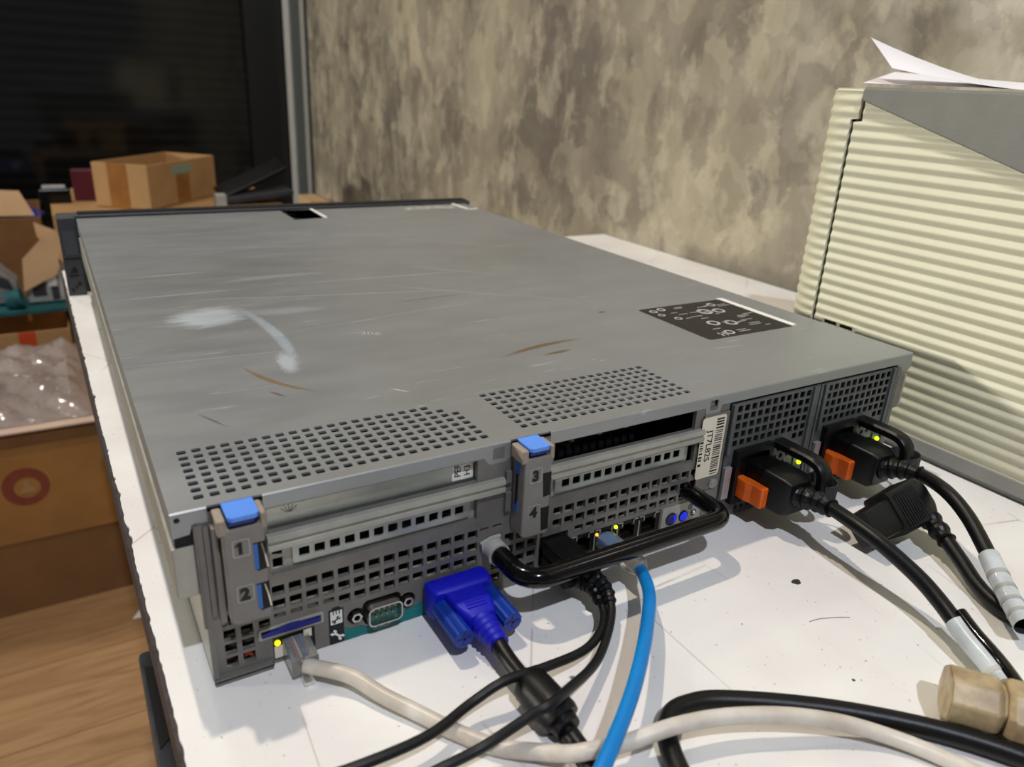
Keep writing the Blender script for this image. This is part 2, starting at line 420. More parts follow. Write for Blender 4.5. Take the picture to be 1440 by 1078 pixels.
def thing(name, label, catg, org, group=None):
    e = bpy.data.objects.new(name, None); COL.objects.link(e); e.location = Vector(org) * S
    e.empty_display_size = .02
    ORG[e.name] = tuple(org); e['label'] = label; e['category'] = catg
    if group: e['group'] = group
    return e
def solo(name, mb, m, label=None, catg=None, smooth=False, bevel=0, group=None, kind=None):
    xs = [v[0] for v in mb.v]; ys = [v[1] for v in mb.v]; zs = [v[2] for v in mb.v]
    o = Vector(((min(xs) + max(xs)) / 2, (min(ys) + max(ys)) / 2, min(zs)))
    me = bpy.data.meshes.new(name)
    me.from_pydata([(Vector(v) - o) * S for v in mb.v], [], mb.f); me.validate(); me.update()
    me.materials.append(M[m])
    ob = bpy.data.objects.new(name, me); COL.objects.link(ob); ob.location = o * S
    ORG[ob.name] = tuple(o)
    finish(ob, smooth, bevel)
    if label: ob['label'] = label
    if catg: ob['category'] = catg
    if group: ob['group'] = group
    if kind: ob['kind'] = kind
    return ob
def structure(name, mb, m, **k): return solo(name, mb, m, kind='structure', **k)

# ------------------------------------------------------------------ camera
cam = bpy.data.cameras.new('camera'); co = bpy.data.objects.new('camera', cam); COL.objects.link(co)
cam.sensor_width = 36; cam.lens = 1061.26 / 1440 * 36; cam.clip_start = .01
co.matrix_world = Matrix(((.8595113, .15091088, -.48833004, -.01913966), (-.50895545, .34047356, -.79059604, -.25901679),
                          (.04695392, .92806447, .36944779, .22927341), (0, 0, 0, 1)))
cam.dof.use_dof = True; cam.dof.focus_distance = .41; cam.dof.aperture_fstop = 10.5
bpy.context.scene.camera = co

# ------------------------------------------------------------------ room
FZ = -750
structure('floor', MB().box(-3200, 900, -1500, 2800, FZ - 20, FZ), 'floor')
structure('wall_right', MB().box(776, 876, -1500, 2394, FZ, 1900), 'wall')
structure('baseboard_right', MB().box(764, 776, -1500, 2394, FZ, FZ + 90), 'frameb')
f = MB()
structure('trim_1', MB().box(775, 870, 2394, 2420, FZ, 1900), 'frameb')
structure('trim_5', MB().box(770, 870, 2420, 2456, FZ, 1900), 'prnb', bevel=1)          # beside the plaster
structure('trim_2', MB().box(774, 870, 2456, 2590, FZ, 1900), 'psu', bevel=1)
structure('trim_3', MB().box(768, 870, 2592, 2650, FZ, 1900), 'frame', bevel=1)
structure('trim_4', MB().box(640, 870, 2660, 2740, FZ, 1900), 'frameb', bevel=1)
w = structure('window_1', MB().box(-3200, 640, 2692, 2700, FZ, 1900), 'glass')

# ------------------------------------------------------------------ table
tb = thing('work_table', 'long white laminate work table with a chipped dark edge carrying the server and printer', 'table', (370, 80, FZ))
edge = []
y = 755.; 
while y > -620:
    x = -20.5 + (755 - y) * .0158 * (1) + random.uniform(-.35, .35) + (1.2 if random.random() < .08 else 0)
    edge.append((x, y)); y -= random.uniform(2, 6)
top = [(774, 755)] + edge + [(774, -620)]
part('laminate_top', MB().prism(top[::-1], 'xy', -1.2, 0), 'table', tb)
part('tabletop_board', MB().prism([(774, 755), (-22.2, 755), (-.5, -620), (774, -620)][::-1], 'xy', -28, -1.25), 'board', tb, label='dark chipped table edge')
for x in (60, 720):
    for yy in (-560, 700):
        part('leg', MB().box(x - 20, x + 20, yy - 20, yy + 20, FZ, -28), 'legs', tb, bevel=1)

part('dark_stain', MB().sheet([(278.2 + (2.6 + .5 * math.sin(3 * a)) * math.cos(a), -63 + 2.1 * math.sin(a)) for a in [2 * PI * k / 20 for k in range(20)]], [], .06, 'xy', .01), 'legs', tb, label='small dark stain on the white top')
part('dark_stain', MB().sheet(circ(244, -121.8, .8, 10), [], .06, 'xy', .01), 'legs', tb)
part('stray_hair', MB().tube(cat([(258.3, -87.2, .15), (263, -87.8, .3), (268.8, -89.7, .3), (274, -91.8, .25), (278.7, -94.2, .15)], 6), .11, 6), 'board', tb, label='thin stray hair')
# ------------------------------------------------------------------ server
SV = thing('rack_server', 'scuffed grey steel rack server lying on the white table, rear ports facing us', 'server', (221, 315, 0))
W, D, H = 443, 630, 80.4
# --- chassis
c = MB().box(8, 9, 1.6, 628, 0, 78).box(434, 435, 1.6, 628, 0, 78).box(8, 435, 1.6, 628, 0, 1).box(8, 435, 627, 628, 0, 78)
ch = part('chassis', c, 'steel_l', SV)
part('shade_lining', MB().box(9.2, 433.8, 60, 61, 1.2, 78).box(9.2, 10, 4, 60, 1.2, 78).box(9.2, 433, 4, 60, 1.05, 2).box(433, 433.8, 4, 60, 1.2, 78).box(279, 280, 4, 60, 1.2, 78), 'dark', ch, label='black lining added for the shade inside the case')  # black panels added so the interior reads as shaded through the holes
b = MB()
for i in range(9):
    x0 = 14 + i * 30; b.box(x0, x0 + 14 + (i % 3) * 5, 34, 44, 4, 14 + (i * 7) % 20)
part('circuit_board', MB().box(12, 278, 26, 58, 2.5, 4).box(188, 190, 20, 50, 58, 74).box(66, 71, 8, 12, 22, 25), 'pcb', ch, label='green circuit board glimpsed through the vents')
part('board_chips', b, 'ink', ch)
ri = MB()
for i in range(9): ri.box(172 + i * 9.3, 174.5 + i * 9.3, 20 + (i * 5) % 9, 24 + (i * 5) % 9, 60, 66 + (i * 3) % 5)
part('riser_components', ri, 'silver', ch)
for s, x0, x1 in ((0, -1, 7), (1, 435.6, 442)):
    part('side_rail', MB().box(x0, x1, 0, 605, 43.8, 66), 'steel_l', SV, bevel=.6)
# --- lid
holes = []
for r in range(8):
    for k in range(22 - (2 if r == 7 else 1 if r == 6 else 0)):
        cx = 11.4 + k * 5.79; cy = 8.9 + r * 5.69; holes.append(rrect(cx - 1.85, cx + 1.85, cy - 1.6, cy + 1.6, .7))
for r in range(8):
    for k in range(19):
        cx = 155.5 + k * 5.69; cy = 11.1 + r * 5.75; holes.append(rrect(cx - 1.85, cx + 1.85, cy - 1.6, cy + 1.6, .7))
holes.append([(205.3, 568.7), (238.4, 573.9), (240.2, 632), (205.3, 630)])
lid = MB().sheet([(0, 1), (W, 1), (W, D), (0, D)], holes, 1, 'xy', H - 1)
# rear lip with notches for the two levers and two latch windows
lip = [(0, 70.2), (6, 70.8), (7, 74.4), (12.6, 74.4), (12.6, 79.4), (32.6, 79.4), (32.6, 74.4), (128.5, 74.4), (130, 72), (131.5, 70.6), (140, 70.6), (142, 72.5),
       (142, 79.4), (163.5, 79.4), (163.5, 74.2), (262, 74.2), (263, 69.8), (273, 69.8), (274, 74.2), (429, 74.2), (430, 69.4), (443, 69.4), (443, 79.4), (0, 79.4)]
win = [rrect(132.8, 138.8, 72.6, 78.2, .6), rrect(265.3, 271, 72.2, 78, .6)]
lid.sheet(lip, win, 1, 'xz', 0)
for a, b_ in ((0, 12.6), (32.6, 142), (163.5, W)): lid.tube([(a, 1, H - 1), (b_, 1, H - 1)], 1, 16)
lid.tube([(1, 1, H - 1), (1, D, H - 1)], 1, 16); lid.tube([(W - 1, 1, H - 1), (W - 1, D, H - 1)], 1, 16)
lid.tube([(1, 1, 71), (1, 1, H - 1)], 1, 16)
lid.box(0, 1, 1, D, 68, H - 1).box(W - 1, W, 1, D, 68, H - 1)
LID = part('lid', lid, 'lid', SV, smooth=True, label='brushed steel lid with white scuffs and brown smears')
for a in (134.2, 266.5): part('latch_tongue', MB().box(a, a + 3.8, 1.6, 3, 72.3, 78), 'lever', LID)
part('latch_recess', MB().box(204, 242, 566, 640, 74, 75), 'dark', LID, label='black latch recess')
part('recess_edge_shine', MB().prism([(239.4, 573), (242.6, 572), (243.5, 634), (240.6, 634)], 'xy', H, H + .7), 'white', LID)  # white strip stands in for the shine along this edge
st = MB().prism(rrect(346, 424, 596, 646 - 20, 2), 'xy', H, H + .12)
part('front_sticker', st, 'silver', LID, label='silver sticker with dark lettering')
st2 = MB()
for k in range(11): st2.box(352 + k * 6.2, 356.4 + k * 6.2, 600 + (k * 7) % 9, 612 + (k * 5) % 9, H + .12, H + .2)
part('sticker_marks', st2, 'lblink', LID)
part('sticker_edge', MB().box(425, 429, 588, 632, H, H + .5).box(429, 440, 586, 590, H, H + .5), 'white', LID)
# regulatory label
LB = part('regulatory_label', MB().sheet(rrect(335, 416, 72.5, 146, 2.5), [], .15, 'xy', H), 'scrubbed', LID, label='black label with pale symbols and small print')
t = MB(); rnd = random.Random(3)
z = H + .2
for cx, cy, r in ((343, 138, 3.2), (352, 140, 3.4), (343, 129, 2.8), (349, 118, 3), (380, 124, 6), (392, 122, 5), (365, 100, 5), (378, 96, 5), (360, 80, 4), (398, 136, 3.5)):
    t.sheet(circ(cx, cy, r, 16), [circ(cx, cy, r * .6, 12)], .05, 'xy', z)
for i in range(30):
    x0 = rnd.uniform(352, 404); y0 = rnd.uniform(76, 140); l = rnd.uniform(4, 12)
    t.box(x0, min(x0 + l, 413), y0, y0 + .8, z, z + .05)
t.box(350, 351.2, 75, 82, z, z + .05).box(354, 355.2, 75, 82, z, z + .05).box(350, 355, 78, 79, z, z + .05)
part('label_print', t, 'lblink', LB)
part('rim_highlight', MB().sheet([(414.5, 73), (419.5, 74), (420.5, 146.5), (415.5, 148)], [], .5, 'xy', H), 'white', LID, label='painted white highlight on the edge beside the label')  # white strip paints the light caught by the recess edge
part('handwriting', MB().text('206.', 9, (132, 168, H + .02), (.93, -.36, 0), (.36, .93, 0), .01, -.12), 'lblink', LID)
# --- rear panel with all its openings
hs = []
def cell(x0, x1, z0, z1, r=.35): hs.append(rrect(x0, x1, z0, z1, r, 2))
cell(33.6, 125.4, 63.2, 73.9, .4); cell(33.6, 125.8, 43.6, 54.2, .4)
cell(166.2, 256.2, 63, 73.9, .4); cell(166.2, 258.6, 43.4, 54, .4)
for k in range(14):
    x0 = 33.1 + k * 6.79
    cell(x0, x0 + 5.1, 33.5, 38.1); cell(x0, x0 + 5.1, 26.8, 31.4)
    if k < 4: cell(x0, x0 + 4.8, 22.6, 24.8, .3)
    elif k < 14: cell(x0, x0 + 5, 20.2, 24.5)
cell(127.6, 132.2, 37, 38.2, .2); cell(134.2, 139, 37, 38.2, .2)
for k, x0 in enumerate((141.2, 147.7, 154.2)):
    cell(x0, x0 + 4.9, 27, 31.3)
    if k < 3: cell(x0, x0 + 4.9, 20.2, 24.5); 
    cell(x0, x0 + 4.9, 13.4, 17.8); cell(x0, x0 + 4.9, 6.5, 11)
cell(134.2, 139.2, 6.5, 11); cell(134.2, 139.2, 13.4, 17.8)
for k in range(14):
    x0 = 168.4 + k * 6.94
    cell(x0, x0 + 5.3, 33.6, 38.3); cell(x0, x0 + 5.3, 26.8, 31.4)
    if k > 1: cell(x0, x0 + 5.2, 20.6, 24.4)
cell(13.3, 17.4, 26, 31)
for z0, z1 in ((18.4, 23.8), (11.8, 17.1), (5.2, 10.4)):
    cell(13.4, 18, z0, z1); cell(20, 24.8, z0, z1)
cell(27, 31.5, 20, 23.6)
cell(31.8, 49.2, 1.6, 13, .2)                                      # management port
A_ = lambda cx, a0, a1: [(cx + 4.1 * math.cos(math.radians(a0 + (a1 - a0) * k / 10)), 11.4 + 4.1 * math.sin(math.radians(a0 + (a1 - a0) * k / 10))) for k in range(11)]
hs.append(A_(67.4, 45, 315) + [(71.2, 5.6), (72.6, 5), (86.4, 5), (87.8, 5.6)] + A_(91.4, -135, 135) + [(88, 16.6), (86.4, 17.6), (72.6, 17.6), (71, 16.6)])
cell(161.4, 178.4, 6, 23.4, .4)
cell(181, 240, 5.2, 18.2, .3)
RP = part('rear_panel', MB().sheet([(8.2, .4), (280.6, .4), (280.6, 74), (264, 74), (264, 78), (8.2, 78)], hs, 2.4, 'xz', .2), 'steel', SV, label='grey pierced steel rear panel')
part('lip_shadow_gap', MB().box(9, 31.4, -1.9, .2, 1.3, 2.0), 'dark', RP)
part('panel_flange', MB().box(8.2, 31, -2.4, .2, 0, 1.2).box(8, 31, -2.2, .2, 2.1, 2.9).box(8, 10, -1.5, .2, 0, 74), 'steel', RP)
part('corner_gap_shade', MB().box(.6, 7, .3, 1.4, 65.8, 71), 'dark', RP)  # black box stands in for the shade between lid and rail
part('corner_dimple', MB().cyl((2.2, -.1, 77.6), (2.2, .5, 77.6), 1.1, 14), 'dark', RP)
part('corner_post', MB().box(7, 8.4, -1, 1, 28, 74).box(10.2, 12.2, -1.6, .2, 33, 73), 'steel', RP, bevel=.2)
o = MB(); o.cyl((21, 3, 7), (24.5, 3, 9), .8).cyl((21, 3, 8.8), (24, 3, 6.5), .8).cyl((14, 4, 7.5), (17.5, 3, 9), .8)
part('orange_component', o, 'orange2', RP)
# ledges
for a, b_ in ((32.6, 139), (163, 262)):
    l = MB(); l.prism([(0.2, 63), (-2.2, 62.6), (-3, 60.4), (-1.6, 60), (-1.6, 58.6), (-2.4, 58.3), (-2.4, 56), (.2, 55.2)], 'yz', a, b_)
    part('slot_ledge', l, 'steel_l', RP, bevel=.15)
# blank in the upper left slot with its sticker
bl = part('slot_blank', MB().box(33, 126, 4, 5, 62, 78), 'blank', SV, label='bare metal slot cover')
pl = part('card_label', MB().sheet(rrect(114.6, 125, 64.3, 77, .6), [], .1, 'xz', 3.85), 'white', bl, label='small white label reading PERC H310')
t = MB().text('PERC', 4.3, (118.7, 3.8, 65.8), (0, 0, 1), (-1, 0, 0), .03, .06).text('H310', 4.3, (123.4, 3.8, 65.8), (0, 0, 1), (-1, 0, 0), .03, .06)
part('label_text', t, 'ink', pl)
t = MB()
for a in (-40, -20, 0, 20, 40):
    t.prism([(43 + 1.2 * math.sin(math.radians(a)) - .2, 67 + 1.2), (43 + 1.2 * math.sin(math.radians(a)) + .2, 67 + 1.2),
             (43 + 5 * math.sin(math.radians(a)) + .15, 67 + 4.6 * math.cos(math.radians(a))), (43 + 5 * math.sin(math.radians(a)) - .15, 67 + 4.6 * math.cos(math.radians(a)))], 'xz', 3.85, 3.99)
part('embossed_mark', t, 'prng', bl)
# brackets in slots 2 and 4
for (a, b_, q0, pit) in ((42.8, 123, 45.4, 6.38), (169.5, 253.4, 173.6, 6.52)):
    hh = [rrect(q0 + i * pit, q0 + i * pit + 4.3, 47.6, 51.7, .3, 2) for i in range(12)]
    m_ = MB().sheet(rrect(a, b_, 45, 53.6, 1.2), hh, .9, 'xz', 2.2)
    hh2 = [rrect(35, 39, 50.5, 54, .3, 2), rrect(35, 39, 44.5, 49, .3, 2)] if a < 100 else []
    m2 = MB().sheet([(a - 9.5 if a < 100 else a - 3, 43.2), (b_ + 3, 43.2), (b_ + 3, 55), (a - 9.5 if a < 100 else a - 3, 55)], hh2 + [rrect(a + 1, b_ - 1, 45.8, 52.8, .8)], .8, 'xz', 3.2)
    m_.v += []; o_ = part('slot_bracket', m_, 'bracket', SV, bevel=.1, label='bright perforated slot bracket')
    part('bracket_surround', m2, 'steel_l', o_)
# levers
def lever(x0, x1, zb, nums, ticks):
    m_ = MB().prism([(x0, zb + 1.5), (x0 + 2, zb), (x1, zb), (x1, 75), (x0, 75)], 'xz', -10.7, -.2)
    L_ = part('slot_lever', m_, 'lever', SV, bevel=.7, label='grey plastic slot lever numbered %s and %s' % nums)
    part('lever_wing', MB().box(x0 - 1.6, x0 + 1.6, -10.9, -.5, 73, 79.6), 'wing', L_, bevel=.6)
    part('lever_wing', MB().box(x1 - 1.1, x1 + 1.1, -10.9, -.5, 73, 79.6), 'wing', L_, bevel=.6)
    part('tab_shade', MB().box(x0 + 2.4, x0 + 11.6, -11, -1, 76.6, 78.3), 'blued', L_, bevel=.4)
    part('release_tab', MB().sheet([(x0 + 2.2, 1), (x0 + 2.2, -10), (x0 + 3.5, -11.4), (x1 - 2.6, -11.4), (x1 - 1.3, -10), (x1 - 1.3, 1)], [], 1.8, 'xy', 78.4), 'blue', L_, bevel=.6, label='bright blue release tab')
    for ch_, zc in zip(nums, ticks):
        f_ = part('number_plate', MB().sheet(rrect(x0 + 3, x0 + 9.2, zc - 3.6, zc + 3.6, .8), [rrect(x0 + 3.25, x0 + 8.95, zc - 3.35, zc + 3.35, .7)], .12, 'xz', -10.8), 'bracket', L_)
        gl = MB().sheet([(x0 + 5.0, zc - 2.5), (x0 + 6.4, zc - 2.5), (x0 + 6.4, zc + 2.6), (x0 + 5.3, zc + 2.6), (x0 + 3.9, zc + 1.5), (x0 + 3.9, zc + .7), (x0 + 5.0, zc + 1.2)] if ch_ == '1' else [(0, 0), (1, 0), (0, 1)], [], .1, 'xz', -10.9)
        part('number', gl if ch_ == '1' else MB().text(ch_, 7, (x0 + 4.1, -10.85, zc - 2.5), (1, 0, 0), (0, 0, 1), .05, .38), 'ink', L_)
    for z0 in (54, 36):
        zz = z0 + 1 if x0 < 100 else z0
        part('latch_slot', MB().prism([(x1 - 3.6, zz), (x1 - 4.6, zz + 12.5), (x1 + .15, zz + 12.5), (x1 + .15, zz + .5)], 'xz', -10.78, -9), 'dark', L_)
        if x0 < 100:
            part('latch_strip', MB().box(x1 - 4.5, x1 - 3, -11.0, -9, zz + 1, zz + 12), 'bluem', L_)
            part('latch_spring', MB().tube([(x1 - 1.6, -10.9, zz + 12), (x1 - .6, -11.1, zz + 7), (x1 + .2, -10.6, zz + 1)], .4, 8), 'chrome', L_)
        else:
            part('latch_spring', MB().prism([(x1 - .3, zz + 12.5), (x1 + 4, zz + 5), (x1 + 4, zz - 1), (x1 + 2.6, zz - 1)], 'xz', -7, -6.3), 'steel', L_)
    return L_
lever(15.4, 30.2, 33, ('1', '2'), (66.6, 46.6))
L2 = lever(143.4, 157.6, 34, ('3', '4'), (66.2, 47.2))
part('side_strip', MB().box(143.0, 143.45, -6.5, -3, 66, 76).box(143.0, 143.45, -6, -3.4, 46, 52), 'bluem', L2)
part('side_slot', MB().box(142.95, 143.42, -5.6, -4, 50, 66), 'dark', L2)
part('lever_channel', MB().box(12.6, 15, -4.5, -.2, 31, 73.5), 'lever', SV, bevel=.4)
part('hinge_clip', MB().box(139.6, 142.4, -2, .2, 60, 66).box(139.6, 142.6, -2, .2, 45, 55), 'steel', SV, bevel=.3)
# vFlash slot
V = part('card_slot', MB().sheet(rrect(26.4, 53.2, 13.9, 19.3, .8), [rrect(27.4, 52.2, 15.0, 18.2, .4)], .5, 'xz', -.3), 'steel_l', SV)
arc = [(27.7, 15.3), (51.8, 15.3), (51.8, 17.3), (46, 17.5), (43, 18.5), (39.5, 18.9), (36, 18.5), (33, 17.4), (27.7, 17.2)]
part('slot_cover', MB().prism(arc, 'xz', -.9, .15), 'blued', V, label='dark blue slot cover')
# management port + plug socket
P_ = part('management_port', MB().sheet([(32, 1.8), (49, 1.8), (49, 12.8), (32, 12.8)], [[(36.2, 2.6), (46, 2.6), (46, 9), (43.6, 9), (43.6, 11), (38.4, 11), (38.4, 9), (36.2, 9)]], 12, 'xz', .8), 'blackp', SV)
part('indicator_window', MB().box(32.3, 35.6, .4, 1.2, 2.4, 8.2).box(44.6, 48, .4, 1.2, 8.4, 12.2), 'cream', P_)
part('indicator_light', MB().sphere((33.7, .4, 10), 1.25), 'led_y', P_, smooth=True, label='glowing yellow indicator')
# icon stickers
I = part('icon_sticker', MB().sheet([(55.4, .5), (61.9, .5), (61.9, 18.3), (60.6, 18.3), (60.2, 19.3), (57.2, 19.3), (56.8, 18.3), (55.4, 18.3)], [], .1, 'xz', 0), 'ink', SV, label='black sticker with white spanner icons')
t = MB().sheet(rrect(56.1, 61.3, 10.6, 17.4, .3), [], .06, 'xz', -.07)
def spanner(mb, x0, z0, x1, z1, w_, off):
    d = Vector((x1 - x0, z1 - z0)); L_ = d.length; d.normalize(); n_ = Vector((-d.y, d.x))
    P = [(-.9, .35), (-1.2, 1.3), (.2, 1.5), (1.1, .5), (L_ - 1.1, .5), (L_ - .2, 1.5), (L_ + 1.2, 1.3), (L_ + .9, .35), (L_ - .1, .3), (L_ - .1, -.3), (L_ + .9, -.35), (L_ + 1.2, -1.3), (L_ - .2, -1.5), (L_ - 1.1, -.5), (1.1, -.5), (.2, -1.5), (-1.2, -1.3), (-.9, -.35), (.1, -.3), (.1, .3)]
    mb.sheet([(x0 + d.x * u * w_ + n_.x * v * w_, z0 + d.y * u * w_ + n_.y * v * w_) for u, v in P], [], .05, 'xz', off)
spanner(t, 57.4, 6.2, 60.4, 3.2, 1, -.07)
part('icons', t, 'white', I)
t = MB(); spanner(t, 57.6, 12, 60.4, 14.2, .7, -.12)
for x_ in (57.2, 58.5, 59.8): t.box(x_, x_ + .5, -.12, -.08, 15.6, 17.6)
part('icon_details', t, 'ink', I)
T_ = part('teal_sticker', MB().sheet([(62.1, .5), (98.6, .5), (128, .5), (128, 3.4), (98.6, 3.4), (98.6, 8.8), (95.4, 7), (91, 6.6), (89.4, 4.4), (72, 4.0), (70, 5.6), (64.8, 5.8), (62.1, 7.6)], [], .1, 'xz', 0), 'teal', SV, label='teal sticker marked with serial symbol')
part('sticker_text', MB().text('IOIOI', 3.4, (75.2, -.06, 1.1), (1, 0, 0), (0, 0, 1), .03, .02), 'lblink', T_)
# serial port
SP = part('serial_port', MB().prism(rrect(72.2, 86.8, 7, 15.6, 2.2, 5), 'xz', 1.5, 6), 'tealp', SV, label='nine pin serial port')
part('port_shell', MB().sheet(rrect(71.6, 87.4, 6.4, 16.2, 2.6, 5), [rrect(72.3, 86.7, 7.1, 15.5, 2.1, 5)], 6, 'xz', -4.6), 'chrome', SP, bevel=.15)
pn = MB()
for k in range(5): pn.cyl((74.6 + k * 2.5, -2.2, 12.8), (74.6 + k * 2.5, 2, 12.8), .42, 10)
for k in range(4): pn.cyl((75.8 + k * 2.5, -2.2, 9.8), (75.8 + k * 2.5, 2, 9.8), .42, 10)
part('pins', pn, 'gold', SP)
part('socket_floor', MB().prism(rrect(72.4, 86.6, 7.2, 15.4, 2, 5), 'xz', -1.2, 1.4), 'tealp', SP)
part('port_backing', MB().box(62, 97, 2.7, 3.2, 4, 18.4), 'dark', SP)
for x in (67.4, 91.4):
    hx = [(x + 2.5 * math.cos(PI * k / 3), 11.5 + 2.5 * math.sin(PI * k / 3)) for k in range(6)]
    part('jackscrew', MB().sheet(hx, [circ(x, 11.5, 1.35, 14)], 4.5, 'xz', -1.6), 'chrome', SP, bevel=.15)
# USB / network sockets
part('usb_port', MB().box(162.5, 177.6, 2.4, 12, 7, 22.6), 'blackp', SV)
for k in range(4):
    x0 = 181.4 + k * 14.75
    q = MB().sheet([(x0, 5.6), (x0 + 14, 5.6), (x0 + 14, 18), (x0, 18)], [[(x0 + 2, 6.6), (x0 + 12, 6.6), (x0 + 12, 13.4), (x0 + 9.8, 13.4), (x0 + 9.8, 15.2), (x0 + 4.4, 15.2), (x0 + 4.4, 13.4), (x0 + 2, 13.4)]], 12, 'xz', 1.0)
    q_ = part('network_port', q, 'blackp', SV)
    part('port_frame', MB().box(x0 + .2, x0 + 3.4, .5, 1.1, 16.9, 17.6).box(x0 + 3, x0 + 3.5, .5, 1.1, 14.4, 17.6).box(x0 + 10.6, x0 + 13.8, .5, 1.1, 16.9, 17.6).box(x0 + 10.6, x0 + 11.1, .5, 1.1, 14.4, 17.6).box(x0 - .3, x0 + .3, .5, 1.1, 5.4, 15), 'steel_l', q_)
    pn = MB()
    for j in range(8): pn.box(x0 + 3.2 + j * 1.0, x0 + 3.7 + j * 1.0, 3, 8, 7.4, 8)
    part('contacts', pn, 'gold', q_)
    if k == 1:
        part('indicator_light', MB().sphere((x0 + 1.2, .6, 14.6), .9, 8), 'led_o', q_, smooth=True, label='amber indicator')
        part('indicator_light', MB().sphere((x0 + 13.4, .6, 15.8), 1.1, 8), 'led_g', q_, smooth=True, label='green indicator')
# id buttons
ib = part('button_plate', MB().sheet(rrect(241, 271, 3.6, 18.6, .6), [], .5, 'xz', -.3), 'steel_l', SV)
for x, z_, r in ((247.8, 10.6, 3.4), (256.8, 10.2, 2.9)):
    part('ring_shade', MB().sheet(circ(x, z_, r + .45, 24), [circ(x, z_, r - .3, 24)], .4, 'xz', -.75), 'blackp', ib)
    part('blue_button', MB().cyl((x, -.3, z_), (x, -.7 if r > 3 else -1.1, z_), r - .2, 24), 'led_b' if r < 3 else 'blued', ib, smooth=True, label='round blue button')
part('white_light', MB().sphere((264.4, -.4, 10.4), 1.1, 8), 'white', ib, smooth=True)
part('white_light_ring', MB().sheet(circ(264.4, 10.4, 2.1, 20), [circ(264.4, 10.4, 1.5, 20)], .15, 'xz', -.4), 'ink', ib)
part('id_symbol', MB().sheet(circ(261.4, 14.8, 1.7, 20), [circ(261.4, 14.8, 1.25, 20)], .1, 'xz', -.4).box(261.1, 261.7, -.42, -.3, 13.9, 15.7), 'ink', ib)
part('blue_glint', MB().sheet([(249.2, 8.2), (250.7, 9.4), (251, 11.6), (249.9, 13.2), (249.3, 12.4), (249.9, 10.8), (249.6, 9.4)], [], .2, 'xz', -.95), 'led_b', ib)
# column with asset tag and screw
part('divider_column', MB().box(262, 280.6, -.9, .1, 23.5, 70).box(270, 280.6, -.9, .1, 2, 23.5), 'steel', SV, bevel=.3)
tg = part('barcode_tag', MB().sheet(rrect(260.4, 278, 32, 69, 2), [], .15, 'xz', -1.15), 'cream', SV, label='cream barcode tag reading JT7L82S')
t = MB(); zz = 67.2; rb = random.Random(5)
while zz > 33.5:
    wv = rb.choice((.45, .6, .9)); t.box(271, 276.6, -1.25, -1.1, zz - wv, zz); zz -= wv + rb.choice((.55, .7, 1.0))
for zz, wv in ((61.5, .3), (60.6, .3), (59.6, .4), (57, 1.1), (54.8, 1), (52.8, .5), (51.4, .8), (49.8, .4), (48.2, 1.), (46, 1.1), (44.2, 1), (41.4, 1.4)):
    t.box(260.9, 263.2, -1.25, -1.1, zz - wv, zz)
part('barcode', t, 'ink', tg)
part('tag_text', MB().text('JT7L82S', 5.7, (265.3, -1.2, 61), (0, 0, -1), (1, 0, 0), .03, .06), 'ink', tg)
part('panel_screw', MB().cyl((275, -.9, 27), (275, -2, 27), 3, 24).cyl((275, -1.6, 27), (275, -2.4, 27), 1.6, 20), 'bracket', SV, smooth=True)
# --- rear pull handle
hp = [(134.5, 0, 26.5), (134.5, -20, 26.5)] + [(134.5 + 11 * (1 - math.cos(a)), -20 - 11 * math.sin(a), 26.5) for a in [PI / 12 * k for k in range(1, 7)]]
hp += [(150 + k * 19, -31, 26.5) for k in range(6)] + [(256.5 - 9 * (1 - math.sin(a)), -22 - 9 * math.cos(a), 26.5) for a in [PI / 12 * k for k in range(0, 7)]] + [(256.5, 0, 26.5)]
HN = part('rear_handle', MB().tube(hp, 4.7, 24), 'blackg', SV, smooth=True, label='glossy black U-shaped handle')
part('handle_ferrule', MB().tube([(134.2, -.2, 26.8), (134.2, -7.4, 26.6)], 5.6, 24).prism([(127.6, 31), (133, 33), (138, 33), (134, 25), (128.6, 25.4)], 'xz', -2, -.2), 'ring', HN, smooth=True, label='milky collar at the handle foot')
